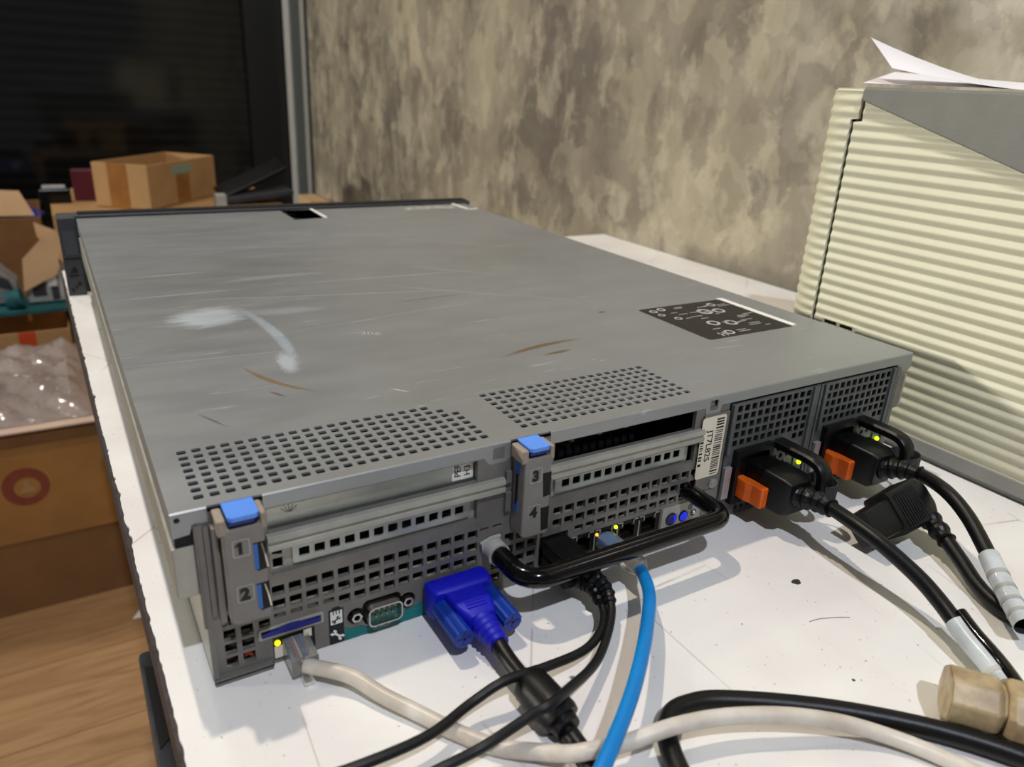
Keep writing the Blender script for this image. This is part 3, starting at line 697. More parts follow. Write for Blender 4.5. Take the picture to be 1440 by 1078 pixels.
# --- power supplies
def psu(dx, first):
    X = lambda a: a + dx
    hh = []
    for r in range(5):
        for k in range(11 if first else 11):
            hh.append(rrect(X(286.4 + k * 5.64), X(290.3 + k * 5.64), 67.3 - r * 5.28, 71.2 - r * 5.28, .35, 1))
    hh.append(rrect(X(342.6), X(346.5), 40.9, 44.8, .35, 1))
    hh.append(rrect(X(337), X(340.9), 40.9, 44.8, .35, 1))
    for r in range(4):
        for k in range(4 if r < 2 else 3):
            cx = X(321.5 + k * 5.6 + (r % 2) * 2.8); cz = 36.8 - r * 5
            hh.append([(cx - 1.9, cz), (cx, cz - 2), (cx + 1.9, cz), (cx, cz + 2)])
    for r in range(2):
        for k in range(6):
            cx = X(296 + k * 4.8 + (r % 2) * 2.4); cz = 9 - r * 4.2
            hh.append([(cx - 1.7, cz), (cx, cz - 1.7), (cx + 1.7, cz), (cx, cz + 1.7)])
    P = part('power_supply', MB().sheet([(X(282), 1), (X(350.6), 1), (X(350.6), 73), (X(282), 73)], hh, 1, 'xz', -.6), 'psu', SV, label='dark grey power supply with pierced face, %s' % ('beside the barcode tag' if first else 'at the right end'))
    part('unit_body', MB().box(X(282.6), X(350), 12, 58, 1.4, 72.6), 'dark', P)
    part('face_frame', MB().box(X(281.6), X(284.6), -2.6, .4, 43, 73.2), 'psu', P, bevel=.4)
    part('face_frame', MB().box(X(347.9), X(350.8), -2, .4, 30, 73.2), 'psu', P, bevel=.4)
    part('latch_plate', MB().box(X(282), X(287), -3.2, -.6, 15, 35), 'silver', P, bevel=.3, label='bare metal latch plate')
    part('inlet_shroud', MB().sheet([(X(288.6), 11), (X(318), 11), (X(318), 44.4), (X(288.6), 44.4)], [rrect(X(291.5), X(315), 14, 41, 2)], 4, 'xz', -4.4).box(X(289), X(317.6), -.8, -.6, 11.4, 44), 'blackp', P, bevel=.4, label='black power inlet')
    part('release_tab', MB().prism([(X(294.2), 0.), (X(294.2), -8), (X(295.4), -12), (X(295.4), -19.5), (X(301), -19.5), (X(301), -8), (X(300), -2), (X(300), 0.)][::-1], 'xy', 14, 26.4), 'orange', P, bevel=.9, label='translucent orange release tab')
    part('status_light', MB().sphere((X(344.6), -3.2, 25.4), 1.45), 'led_g', P, smooth=True, label='glowing green status light')
    part('light_bracket', MB().box(X(341.6), X(348), -1.6, -.6, 21, 29), 'psu', P, bevel=.3)
    # loop handle
    hx = X(325.5)
    pth = cat([(hx, -.6, 41.5), (hx, -12, 41.5), (hx, -27, 41.2), (hx, -33.5, 37.5), (hx, -35, 30), (hx, -34, 22), (hx, -29, 17.5), (hx, -15, 17), (hx, -.6, 17)], 6)
    hl = MB()
    rings = []
    for i, p in enumerate(pth):
        a = pth[max(i - 1, 0)]; b2 = pth[min(i + 1, len(pth) - 1)]; tt = (b2 - a).normalized(); nn = Vector((0, -tt.z, tt.y))
        rings.append([p + Vector((u * 4.6, 0, 0)) + nn * v * 2.7 for u, v in ((-1, -.6), (-.7, -1), (.7, -1), (1, -.6), (1, .6), (.7, 1), (-.7, 1), (-1, .6))])
    hl.loft(rings)
    part('loop_handle', hl, 'blackp', P, smooth=True, label='black plastic loop handle')
    sp = MB(); rings = []
    for k in range(25):
        a = 2 * PI * k / 24; rr = []
        ox = math.cos(a) * (8.5 if first else 9.5); oy = math.sin(a) * 9
        for u, v in ((1, -4.6), (1, 4.6), (.92, 4.6), (.92, -4.6)):
            rr.append((hx + (4 if first else 5.5) + ox * u, -31 + oy * u, 26 + v))
        rings.append(rr)
    sp.loft(rings, False)
    part('cable_strap', sp, 'velcro', P, smooth=True, label='woven strap round the handle')
psu(0, True); psu(75.6, False)
for a, b_ in ((351.4, 353.2), (354.4, 356.4), (427.4, 429.6)): part('supply_divider', MB().box(a, b_, -1.6, .4, 2, 73.4), 'psu', SV, bevel=.4)
part('right_bracket', MB().box(430.4, 438, -1.4, .4, 44, 67).box(430, 434, -.6, .6, 1, 72), 'steel', SV, bevel=.8)
# --- front bezel seen past the lid
BZ = part('front_bezel', MB().box(-17.6, 460, 646, 664, 0.2, 81.5), 'bezel', SV, bevel=1.5, label='black plastic front bezel')
part('bezel_ear', MB().box(-17.8, -1.2, 634, 647, 0.2, 81), 'bezel', BZ, bevel=.8)
part('bezel_window', MB().box(-14.5, -3.5, 633.3, 634.2, 43, 68), 'bezelw', BZ)
part('ear_groove', MB().box(-17, -1.6, 633.2, 634, 38.4, 40).box(-14, -6, 633.2, 634, 20.6, 22.4).prism([(-12.6, 24.5), (-5.6, 24.5), (-7, 29), (-9, 31), (-11, 29)], 'xz', 633.2, 634), 'ink', BZ)
part('ear_screws', MB().cyl((-13, 632.8, 6), (-13, 634, 6), 1.6).cyl((-9.6, 632.8, 9.5), (-9.6, 634, 9.5), 1.2).cyl((-6.2, 632.8, 12.6), (-6.2, 634, 12.6), 1.8), 'ink', BZ)
part('bezel_mesh', MB().box(2, 455, 648, 662, 81.5, 83), 'ink', BZ)

# ------------------------------------------------------------------ cables
def cable_name(name, label, org, catg='cable', group=None): return thing(name, label, catg, org, group)
# white network cable
white = [(40.5, -6, 7), (41.5, -14.3, 7.2), (49.9, -23.2, 7.6), (56.3, -29.8, 6.6), (63.4, -42.2, 5.0), (72.3, -55.9, 4.0), (80.7, -69.5, 3.5), (91.2, -83.2, 3.5), (102.8, -94.0, 5.5), (109.8, -101.6, 8.5), (115.8, -105.9, 11.0), (129.9, -108.4, 9.8), (149.7, -112.7, 12.2), (169.7, -118.0, 11.8), (190.4, -127.3, 11.0), (210.2, -138.4, 8.0), (225.0, -150.3, 4.5), (234.7, -164.5, 3.5), (241.8, -181.6, 3.5), (249.2, -201.7, 3.5)]
C1 = cable_name('network_cable', 'off-white network cable plugged in at the lower left of the server beside the yellow light', (60, -60, 0))
part('cable_jacket', MB().tube([(p[0], p[1], p[2]) for p in cat([(41, -14, 6.8)] + white[2:], 8)], 3.1, 16), 'wcable', C1, smooth=True)
pl = MB().box(35.6, 46.6, -14.5, 7, 3.1, 10.6)
part('clear_plug', pl, 'clear', C1, bevel=.5, label='clear plastic plug showing coloured wires')
part('latch_clip', MB().prism([(-14, 2.6), (6, 1.2), (6, .5), (-19, 1.2), (-19, 2.6)], 'yz', 39, 43), 'clear', C1)
for i, cc in enumerate(('tealp', 'orange2', 'white', 'tealp', 'bluem', 'cardd')):
    part('wire', MB().tube(cat([(37.6 + i * 1.4, 5, 7.8), (37.8 + i * 1.3, -5, 7.8), (38.6 + i * .9, -10.5, 7.4)], 4), .5, 8), cc, C1, smooth=True)
# blue network cable
blue = [(200.3, -26.5, 13.0), (197.9, -35.2, 14.0), (186.3, -53.4, 18.0), (169.3, -71.7, 20.0), (155.5, -84.9, 21.0), (143.5, -95.3, 20.5), (132.2, -103.9, 19.5), (119.5, -112.8, 19.0), (109.4, -119.5, 18.0), (99.2, -125.8, 16.0), (88.2, -132.0, 14.0)]
C2 = cable_name('network_cable', 'bright blue network cable hanging out below the black handle', (160, -80, 0))
part('cable_jacket', MB().tube(cat(blue, 8)[6:], 3.0, 16), 'bcable', C2, smooth=True)
part('inner_sleeve', MB().tube([(201.8, -12, 12), (201.2, -22, 12.6), (199.6, -31, 13.4)], 2.4, 14), 'lgrey', C2, smooth=True)
part('clear_boot', MB().tube([(201.6, -20, 12.2), (201.2, -24, 12.5), (200.3, -29, 13.2), (199.2, -33, 13.8)], [5.6, 5.9, 5.2, 3.6], 20), 'clear', C2, smooth=True, label='clear boot round the cable')
part('clear_plug', MB().box(197.6, 208.2, -19, 8, 7.2, 13.6), 'clear', C2, bevel=.5)
part('blue_wires', MB().box(199, 207, -12, 4, 9, 12.4), 'bcable', C2, bevel=1)
# USB leads
usbA = [(170, -24, 11.5), (172.2, -31, 10.5), (168.7, -44.2, 8.0), (158.3, -54.9, 8.0), (144.6, -61.5, 9.0), (124.3, -65.0, 12.2), (104.3, -65.1, 13.6), (88.6, -65.6, 9.5), (67.9, -72.0, 9.8), (41.1, -72.6, 10.0), (18.3, -66.6, 6.0), (-4.1, -63.7, 3.0)]
usbB = [(173, -26, 17.), (175.2, -37, 13.0), (170.2, -47.7, 10.0), (158.0, -59.8, 8.0), (144.0, -70.0, 8.5), (123.0, -81.7, 15.5), (109.6, -88.9, 20.5), (99.9, -87.7, 17.0), (83.8, -85.5, 9.7), (67.2, -85.3, 8.0), (41.8, -83.6, 4.0), (19.8, -85.3, 3.0)]
for pth, zc, lab, org in ((usbB, 18.6, 'thin black lead from the upper plug below the handle, crossing over the ferrite core', (120, -85, 0)), (usbA, 10.4, 'thin black lead from the lower plug, crossing the video cable nearest the server', (120, -65, 0))):
    u = cable_name('usb_cable', lab, org)
    part('cable_jacket', MB().tube(cat(pth, 8), 2.0, 12), 'thinrub', u, smooth=True)
    part('plug_body', MB().box(162, 176.6, -22 if zc < 15 else -24, -1.2, zc - 3.7, zc + 3.9), 'blackp', u, bevel=1)
    part('plug_tip', MB().box(163.4, 175.2, -1.2, 2.2, zc - 2.3, zc + 2.3), 'chrome', u)
    q = cat(pth[:3], 10)[:17]
    rr = [4.1 - 1.5 * i / len(q) + (.35 if i % 3 == 0 else -.25) for i in range(len(q))]
    part('strain_relief', MB().tube(q, rr, 14), 'rubber', u, smooth=False)
# VGA cable
VC = cable_name('video_cable', 'black video cable with a blue fifteen pin plug screwed to the server', (115, -60, 0))
def ring(y_, w_, h_, cx=113.6, cz=12., r=1.6): return [(x_, y_, z_) for x_, z_ in rrect(cx - w_, cx + w_, cz - h_, cz + h_, min(r, h_ * .6), 3)]
hd = MB().loft([ring(-1.8, 15.0, 7.4), ring(-4.4, 15.4, 7.8), ring(-9.5, 15.4, 7.8, r=2.4), ring(-12, 14.4, 7.2, r=2.4), ring(-12.4, 9.4, 6.8), ring(-22, 8.8, 6.6), ring(-28.5, 7.2, 6.2, r=2.6), ring(-30, 6.2, 5.6, r=3)])
part('plug_hood', hd, 'vga', VC, smooth=True, label='deep blue plug hood')
part('plug_shell', MB().sheet(rrect(105, 122, 7.6, 16.4, 2.4, 4), [rrect(105.6, 121.4, 8.2, 15.8, 2, 4)], 6, 'xz', -3), 'chrome', VC)
part('grip_ridges', MB().box(108.5, 118, -26, -25.2, 18.2, 18.9).box(108.6, 118, -24, -23.2, 18.3, 19.0).box(108.8, 118, -22, -21.2, 18.4, 19.1).box(111, 117, -16.2, -15.4, 18.6, 19.2).box(111, 117, -14.2, -13.4, 18.6, 19.2), 'vga', VC, bevel=.2)
q = []; rr = []
for i in range(16):
    q.append((113.8 + i * .06, -29 - i * .95, 12 - i * .12)); rr.append(6.3 - i * .15 + (.45 if i % 3 == 0 else -.3))
part('strain_relief', MB().tube(q, rr, 20), 'vga', VC, smooth=True)
for x in (102.4, 126.2):
    ts = MB(); n = 24
    for a, b_, r in ((-12, -9, 3.0), (-34.5, -12, 4.3)):
        r1 = []; 
        for y_ in (a, b_):
            r1.append([(x + (r + (.35 if k % 2 else 0)) * math.cos(2 * PI * k / n), y_, 11.3 + (r + (.35 if k % 2 else 0)) * math.sin(2 * PI * k / n)) for k in range(n)])
        ts.loft(r1)
    ts.cyl((x, -9, 11.3), (x, -1.8, 11.3), 2.2)
    t_ = part('thumb_screw', ts, 'vgas', VC, smooth=False, label='blue thumb screw')
    part('screw_slot', MB().box(x - 3.2, x + 3.2, -34.8, -34.4, 10.8, 11.8).box(x - .5, x + .5, -34.8, -34.4, 8.2, 14.4), 'blued', t_)
vg = [(114.4, -38, 11.2), (114.0, -51.5, 9.0), (114.6, -65.0, 8.0), (115.8, -81.5, 7.5), (117.4, -94.7, 4.5), (116.8, -107.7, 3.7), (115.2, -120.0, 3.7), (113.7, -137.0, 3.7)]
part('cable_jacket', MB().tube(cat(vg, 8), 3.6, 16), 'rubber', VC, smooth=True)
fe = [(115, -64.5, 8.2), (115.1, -65.2, 8.2), (115.3, -67, 8.2), (115.6, -72, 8.2), (116.0, -80, 8.2), (116.3, -86, 8.2), (116.4, -87.6, 8.1), (116.5, -87.9, 7.6), (116.8, -91.5, 7.2)]
part('ferrite_core', MB().tube(fe, [4.8, 6.8, 7.8, 8.0, 8.0, 8.0, 7.4, 5.8, 5.2], 24), 'blackp', VC, smooth=True, label='thick black ferrite core')

# power cords
def iec_plug(parent, x, z, ln=32):
    def rg(y_, w_, h_, r=2.4): return [(a, y_, b_) for a, b_ in rrect(x - w_, x + w_, z - h_, z + h_, r, 3)]
    part('plug_body', MB().loft([rg(-1, 9.2, 11.2), rg(-12, 9.2, 11.2), rg(-13, 10.4, 11.6), rg(-ln + 3, 10.4, 11.2), rg(-ln, 8.6, 9.4, 3)]), 'rubber', parent, smooth=True, bevel=.4)
def relief(parent, pts, r0, r1, name='strain_relief'):
    q = cat(pts, 8); rr = []
    for i in range(len(q)):
        u = i / (len(q) - 1); rr.append(r0 + (r1 - r0) * u + (.4 if (i // 2) % 2 == 0 else -.6))
    part(name, MB().tube(q, rr, 18), 'rubber', parent, smooth=False)
pc1 = [(311, -30, 25), (312.5, -42, 27), (311.9, -51.5, 28.0), (308.2, -67.3, 29.0), (307.0, -84.8, 27.0), (307.5, -104.8, 21.0), (305.0, -120.0, 16.0), (298.9, -137.1, 11.0), (292.9, -152.8, 8.5), (282.0, -170.0, 7.5), (275.0, -184.2, 6.0)]
K1 = cable_name('power_cord', 'thick black power cord plugged in beside the barcode tag, with a grey sleeve', (307, -90, 0))
iec_plug(K1, 310.5, 24.5); relief(K1, pc1[:3], 6.6, 4.8)
part('cable_jacket', MB().tube(cat(pc1, 8), 3.9, 18), 'rubber', K1, smooth=True)
q = cat(pc1, 8)
sl = q[52:78]
SLV = part('label_sleeve', MB().tube(sl, 4.5, 20, caps=False), 'sleeve', K1, smooth=True, label='grey paper label wrapped round the cord')
part('tape_band', MB().tube(sl[12:14], 4.75, 20, caps=False), 'lgrey', SLV, smooth=True)
off = [Vector(p) + Vector((3.4, 1.2, 3.0)) for p in sl]
part('clear_marker', MB().tube(off, 3.4, 14), 'blackg', K1, smooth=True, label='glossy black marker strip')
pc2 = [(386.1, -30, 25), (390, -40, 27.5), (391.5, -50.8, 29.0), (380.3, -72.1, 32.0), (372.5, -89.6, 28.0), (361.0, -107.0, 22.0), (349.8, -121.5, 17.0), (340.6, -134.0, 13.0), (330.9, -145.8, 11.0), (322.7, -158.2, 8.0)]
K2 = cable_name('power_cord', 'black power cord plugged in at the right end of the server, with banded sleeve', (372, -90, 0))
iec_plug(K2, 386, 24.5); relief(K2, pc2[:3], 6.6, 4.8)
q = cat(pc2, 8); part('cable_jacket', MB().tube(q[:50], 3.9, 18), 'rubber', K2, smooth=True)
sl = q[42:64]; SLV = part('label_sleeve', MB().tube(sl, 4.9, 20, caps=False), 'sleeve', K2, smooth=True, label='pale grey banded sleeve')
part('sleeve_lining', MB().tube(sl, 4.7, 20, caps=False), 'pcgrey', SLV, smooth=True)
for k in (5, 9, 13, 17): part('tape_band', MB().tube(sl[k:k + 2], 5.1, 20, caps=False), 'lgrey', SLV, smooth=True)
# third cord: loose C13 plug on the table
K3 = cable_name('power_cord', 'unplugged black power plug with ribbed grip lying on the table between the two plugged cords', (340, -75, 0))

ax = Vector((.97, 0, .15)).normalized()
def quad(c_, a_, w_, h_, r=2.4):
    sd = Vector((-a_.y, a_.x, 0)).normalized(); up = a_.cross(sd); ro = math.radians(45)
    A2 = sd * math.cos(ro) + up * math.sin(ro); B2 = up * math.cos(ro) - sd * math.sin(ro)
    return [Vector(c_) + A2 * u + B2 * v for u, v in rrect(-w_, w_, -h_, h_, r, 3)], A2, B2
a0 = Vector((331, -60, 14))
def lp(s_): return a0 + ax * s_
part('plug_body', MB().loft([quad(lp(q_), ax, w_, h_, r)[0] for q_, w_, h_, r in ((0, 9, 8, 2.4), (18.6, 9.4, 8.2, 2.4), (19, 12, 9.2, 2.4), (42, 12.6, 9.6, 2.4), (46, 11.8, 9, 4), (50, 8.6, 7, 4))]), 'rubber', K3, smooth=True)
_, A2, B2 = quad(lp(0), ax, 1, 1)
for k in range(9):
    cc = lp(23 + k * 1.9)
    part('grip_rib', MB().tube([cc + A2 * 9.4 + B2 * 9.4, cc - A2 * 9.4 + B2 * 9.4], .5, 8), 'blackp', K3)
pc3 = [(374.5, -61, 19), (373, -72, 15.5), (367, -86, 12), (360, -99, 9), (352.0, -112.5, 6.0), (347.0, -126.0, 4.4), (346.7, -137.7, 4.0), (353.1, -153.3, 4.0)]
relief(K3, pc3[:2] + [(367, -86, 12)], 6.6, 4.8)
part('cable_jacket', MB().tube(cat(pc3, 8), 3.9, 16), 'rubber', K3, smooth=True)
# flat black cable loop at the bottom
th = [(136.1, -137.9, 4.2), (141.1, -128.0, 4.2), (145.6, -116.7, 4.2), (150.6, -108.3, 4.2), (158.7, -102.0, 4.2), (168.2, -101.7, 4.2), (180.0, -105.5, 4.2), (201.7, -119.1, 4.2), (223.3, -135.9, 4.2), (245.1, -157.9, 4.5), (261.7, -181.1, 4.5), (270.1, -201.2, 4.5)]
solo('black_cable', MB().tube(cat(th, 8), 4.0, 18), 'rubber', 'thick black cable bent into a loop under the off-white cable in front', 'cable', smooth=True)
# beige connector
BC = thing('beige_connector', 'grimy beige ribbed cable connector lying at the right front of the table', 'connector', (275, -162, 0))
ba = Vector((.93, -.50, .02)).normalized() if False else Vector((.62, -.80, 0)).normalized()
c0 = Vector((258.5, -150.2, 11.4))
def octr(s_, r, sq=1.): 
    side = Vector((-ba.y, ba.x, 0)); c_ = c0 + ba * s_
    return [c_ + side * (r * sq * math.cos(2 * PI * (k + .5) / 8)) + Vector((0, 0, 1)) * (r * math.sin(2 * PI * (k + .5) / 8)) for k in range(8)]
part('hex_collar', MB().loft([octr(0, 10.4, 1.1), octr(1, 11.2, 1.1), octr(17, 11.2, 1.1), octr(19, 9, 1.1), octr(22, 8.5, 1.1)]), 'beige', BC, bevel=.8)
part('plug_body', MB().loft([octr(20, 10.2, 1.15), octr(22, 11.6, 1.2), octr(52, 11.6, 1.2), octr(56, 9, 1.2)]), 'beige', BC, bevel=.8)
gr = MB()
for k in range(7):
    cc = c0 + ba * (29 + k * 2.1); side = Vector((-ba.y, ba.x, 0))
    gr.tube([cc + side * 5 + Vector((0, 0, 11)), cc - side * 5 + Vector((0, 0, 11))], .6, 8)
part('grip_ribs', gr, 'beige', BC)

# ------------------------------------------------------------------ printer
PR = thing('laser_printer', 'ivory laser printer with horizontal ribs and dark grey top standing against the concrete wall', 'printer', (600, -110, 0))
part('body_core', MB().box(476.4, 718, -345, 101, 14, 236).box(502, 718, 101, 131, 14, 236), 'prng', PR)
part('base_plate', MB().box(471, 722, -345, 134, 4, 14).box(474, 718, -342, 128, 0, 4), 'prnb', PR, bevel=.8, label='grey base')
def rib(z_): return .5 * math.cos(2 * PI * (z_ - 3.2) / 7.8)
sidem = MB(); rows = []
zt = 10 + 0.
zs = [14 + k * .78 for k in range(int((236 - 14) / .78) + 1)]
for z_ in zs:
    y1 = 99.3 if z_ < 215.5 else 93.3
    xx = 471.6 - rib(z_)
    rows.append([(xx, -345, z_), (xx, -60, z_), (xx, y1 - .6, z_), (475.8, y1, z_)])
vs = [p for r in rows for p in r]; fs = []
for i in range(len(rows) - 1):
    zmid = (zs[i] + zs[i + 1]) / 2
    for j in range(3): fs.append((i * 4 + j, (i + 1) * 4 + j, (i + 1) * 4 + j + 1, i * 4 + j + 1))
sidem.add(vs, fs)
SP_ = part('side_panel', sidem, 'prn', PR, smooth=True, label='ribbed ivory side panel')
rc = MB(); rows = []
for z_ in [14 + k * .78 for k in range(int((237.5 - 14) / .78) + 1)]:
    y0 = 101.2 if z_ < 217 else 95.4
    d = rib(z_) + (0 if z_ < 236 else -2)
    r_ = 30 + d; row = [(475.8, y0, z_), (471.6 - d, y0 + .6, z_), (471.6 - d, 104, z_)]
    for k in range(1, 9):
        a = PI / 2 * k / 8; row.append((501.6 - r_ * math.cos(a), 104 + r_ * math.sin(a), z_))
    row.append((720, 104 + r_, z_)); rows.append(row)
n = len(rows[0]); vs = [p for r in rows for p in r]
fs = [(i * n + j, (i + 1) * n + j, (i + 1) * n + j + 1, i * n + j + 1) for i in range(len(rows) - 1) for j in range(n - 1)]
fs.append(tuple((len(rows) - 1) * n + j for j in range(n)))
rc.add(vs, fs)
part('rear_cover', rc, 'prn', PR, smooth=True, label='ribbed ivory rear cover with rounded corner')
part('seam', MB().box(473.6, 475.7, 99, 101.6, 14, 217).box(473.6, 475.7, 93, 101.6, 215.2, 217).box(473.6, 475.7, 93, 95.8, 215.2, 236), 'ink', PR)
gc = MB().prism([(93.8, 229.4), (93.8, 237.2), (-345, 237.2), (-345, 96)], 'yz', 468.6, 475)
part('top_cover', MB().prism([(93.8, 229.4), (93.8, 237.2), (-345, 237.2), (-345, 96)], 'yz', 468.6, 475).box(470, 718, -345, 93.8, 236.2, 238.2), 'prng', PR, bevel=.8, label='dark grey sloping top cover')
part('vent_slot', MB().sheet(rrect(62, 90, 71.4, 75.8, .4), [rrect(64, 75, 72.2, 75.2, .3), rrect(77.5, 88.5, 72.2, 75.2, .3)], 1, 'yz', 469.6), 'prn', PR)
part('slot_shade', MB().box(470.4, 470.9, 63, 89, 72, 75.4), 'ink', PR)
# papers on the printer
def sheet_paper(name, A, B, C_, D_, lift, label):
    m_ = MB(); nu, nv = 16, 6; vs = []
    for i in range(nu + 1):
        u = i / nu
        for j in range(nv + 1):
            v = j / nv
            p = (Vector(A) * (1 - v) + Vector(B) * v) * (1 - u) + (Vector(D_) * (1 - v) + Vector(C_) * v) * u
            z_ = 238.6 + (p.z - 238.6) * 0 + ((A[2] * (1 - v) + B[2] * v) - 238.6) * max(0, 1 - u / lift) ** 1.6
            vs.append((p.x, p.y, z_))
    top_ = len(vs); vs += [(x, y_, z_ + .15) for x, y_, z_ in vs]
    fs = []
    k = nv + 1
    for i in range(nu):
        for j in range(nv):
            q = (i * k + j, i * k + j + 1, (i + 1) * k + j + 1, (i + 1) * k + j)
            fs.append(q[::-1]); fs.append(tuple(x + top_ for x in q))
    bd = [i * k for i in range(nu + 1)] + [nu * k + j for j in range(1, k)] + [i * k + nv for i in range(nu - 1, -1, -1)] + [j for j in range(nv - 1, 0, -1)]
    for a, b_ in zip(bd, bd[1:] + bd[:1]): fs.append((a, b_, b_ + top_, a + top_))
    m_.add(vs, fs); return solo(name, m_, 'paper', label, 'paper', smooth=True)
sheet_paper('paper_sheet', (512, 128, 272), (480, 84, 250.5), (486, -130, 239), (650, -90, 239), .5, 'white sheet of paper curling up at its corner on the printer')
sheet_paper('paper_sheet', (476, 101, 240.6), (610, 170, 253), (740, 0, 240), (540, -160, 239), 2.2, 'white sheet of paper lying flat beneath the curled one on the printer')

# ------------------------------------------------------------------ things behind, left
def carton(name, label, x0, x1, y0, y1, z0, z1, m='card', open_=False, rot=0, t=4, flaps=(), group=None, tape=()):
    cx, cy = (x0 + x1) / 2, (y0 + y1) / 2
    R3 = Matrix.Rotation(math.radians(rot), 3, 'Z')
    T = thing(name, label, 'box', (cx, cy, z0), group)
    def rt(mb):
        for i, v in enumerate(mb.v):
            p = R3 @ (Vector(v) - Vector((cx, cy, 0))); mb.v[i] = tuple(p + Vector((cx, cy, 0)))
        return mb
    if open_:
        b_ = MB().box(x0, x1, y0, y0 + t, z0, z1).box(x0, x1, y1 - t, y1, z0, z1).box(x0, x0 + t, y0 + t, y1 - t, z0, z1).box(x1 - t, x1, y0 + t, y1 - t, z0, z1).box(x0, x1, y0, y1, z0, z0 + t)
    else: b_ = MB().box(x0, x1, y0, y1, z0, z1)
    part('box_body', rt(b_), m, T, bevel=1.5)
    for (mb, mm) in flaps: part('flap', mb, mm, T)
    for (mb, mm) in tape: part('tape', rt(mb), mm, T)
    return T
carton('cardboard_box', 'plain brown carton on the wooden floor under the box with the red emblem', -640, 90, 1202, 1620, FZ, -600, 'cardd')
B2 = carton('cardboard_box', 'brown carton with a round red emblem standing on another carton behind the table', -600, 60, 1200, 1600, -599, -379, 'card2',
       flaps=[(MB().box(-600, 60, 1190, 1330, -379, -376), 'cardp'), (MB().box(-600, 60, 1470, 1640, -379, -376), 'cardp'), (MB().box(40, 64, 1200, 1600, -379, -375), 'cardp')],
       tape=[(MB().box(-600, 60, 1198.8, 1200.4, -408, -384), 'cardd'), (MB().box(-600, 60, 1330, 1470, -379, -378), 'tape')])
em = part('emblem', MB().sheet(circ(-136, -487, 37, 40), [circ(-134, -489, 21, 24)], .6, 'xz', 1199.2), 'red', B2, label='round red printed emblem')
part('emblem_figure', MB().sheet([(-146, -500), (-122, -500), (-125, -490), (-130, -486), (-128, -478), (-134, -474), (-140, -478), (-138, -486), (-143, -490)], [], .6, 'xz', 1198.9), 'card', em)
# bubble wrap
bw = MB(); nx, ny = 90, 60; rb = random.Random(2); vs = []
bum = [(rb.uniform(-600, 20), rb.uniform(1210, 1700), rb.uniform(14, 55), rb.uniform(6, 24)) for _ in range(110)]
for j in range(ny + 1):
    for i in range(nx + 1):
        x = -600 + 590 * i / nx; y_ = 1215 + 440 * j / ny; h = 0
        for (a, b_, r, k) in bum:
            d = ((x - a) ** 2 + (y_ - b_) ** 2) / r ** 2
            if d < 4: h = max(h, k * math.exp(-d))
        ed = min(1, min(i, nx - i, j, ny - j) / 5)
        vs.append((x, y_, -374 + (h + 8 + 3 * math.sin(x * .31) * math.sin(y_ * .31) + 3 * math.sin(x * .11 + y_ * .07)) * ed))
fs = [(j * (nx + 1) + i, j * (nx + 1) + i + 1, (j + 1) * (nx + 1) + i + 1, (j + 1) * (nx + 1) + i) for j in range(ny) for i in range(nx)]
bw.add(vs, fs)
b_ = solo('bubble_wrap', bw, 'bwrap', 'crumpled clear bubble wrap heaped on the carton with the red emblem', 'bubble wrap', smooth=True)
# carton of electronics behind
B3 = carton('cardboard_box', 'open carton full of grey and teal electronics behind the bubble wrap', -640, -26, 1710, 1900, FZ, -352, 'card', open_=True,
       flaps=[(MB().add([(-50, 1770, -150), (-96, 1766, -196), (-104, 1760, -270), (-32, 1768, -236), (-18, 1772, -176)], [(0, 1, 2, 3, 4)]).add([(-50, 1772, -150), (-96, 1768, -196), (-104, 1762, -270), (-32, 1770, -236), (-18, 1774, -176)], [(4, 3, 2, 1, 0)]), 'cardin'),
              (MB().add([(-62, 1790, -118), (-20, 1792, -140), (8, 1790, -250), (-30, 1786, -196), (-60, 1786, -150)], [(0, 1, 2, 3, 4)]).add([(-62, 1792, -118), (-20, 1794, -140), (8, 1792, -250), (-30, 1788, -196), (-60, 1788, -150)], [(4, 3, 2, 1, 0)]), 'cardin')],
       tape=[(MB().box(-130, -96, 1708.8, 1710.3, -400, -352), 'orange2')])
solo('circuit_board', MB().obox((-110, 1800, -314), 150, 60, 5, Matrix.Rotation(.05, 3, 'Z')), 'tealb', 'teal board lying along the front of the electronics carton', 'board', bevel=1)
E1 = thing('electronic_module', 'pale boxy module with a dark front lying on the teal board', 'module', (-60, 1800, -306))
part('housing', MB().box(-100, -24, 1790, 1860, -306, -228), 'lgrey', E1, bevel=3); part('dark_face', MB().box(-88, -60, 1787, 1791, -290, -250).box(-50, -34, 1787, 1791, -300, -240), 'pcgrey', E1); part('label', MB().box(-56, -36, 1786, 1790, -268, -240), 'white', E1)
E2 = thing('electronic_module', 'sloping grey moulded part with a dark recess at the far left of the electronics carton', 'module', (-180, 1840, -306))
part('housing', MB().prism([(-260, -306), (-110, -306), (-118, -262), (-150, -225), (-260, -205)], 'xz', 1800, 1900), 'grey', E2, bevel=4); part('dark_face', MB().prism([(-160, -262), (-126, -272), (-132, -248), (-156, -236)], 'xz', 1797, 1801), 'pcgrey', E2)
solo('ribbon_connector', MB().cyl((-140, 1770, -292), (-110, 1766, -286), 22, 18), 'tealb', 'small dark teal round part between the grey modules', 'module', smooth=True)
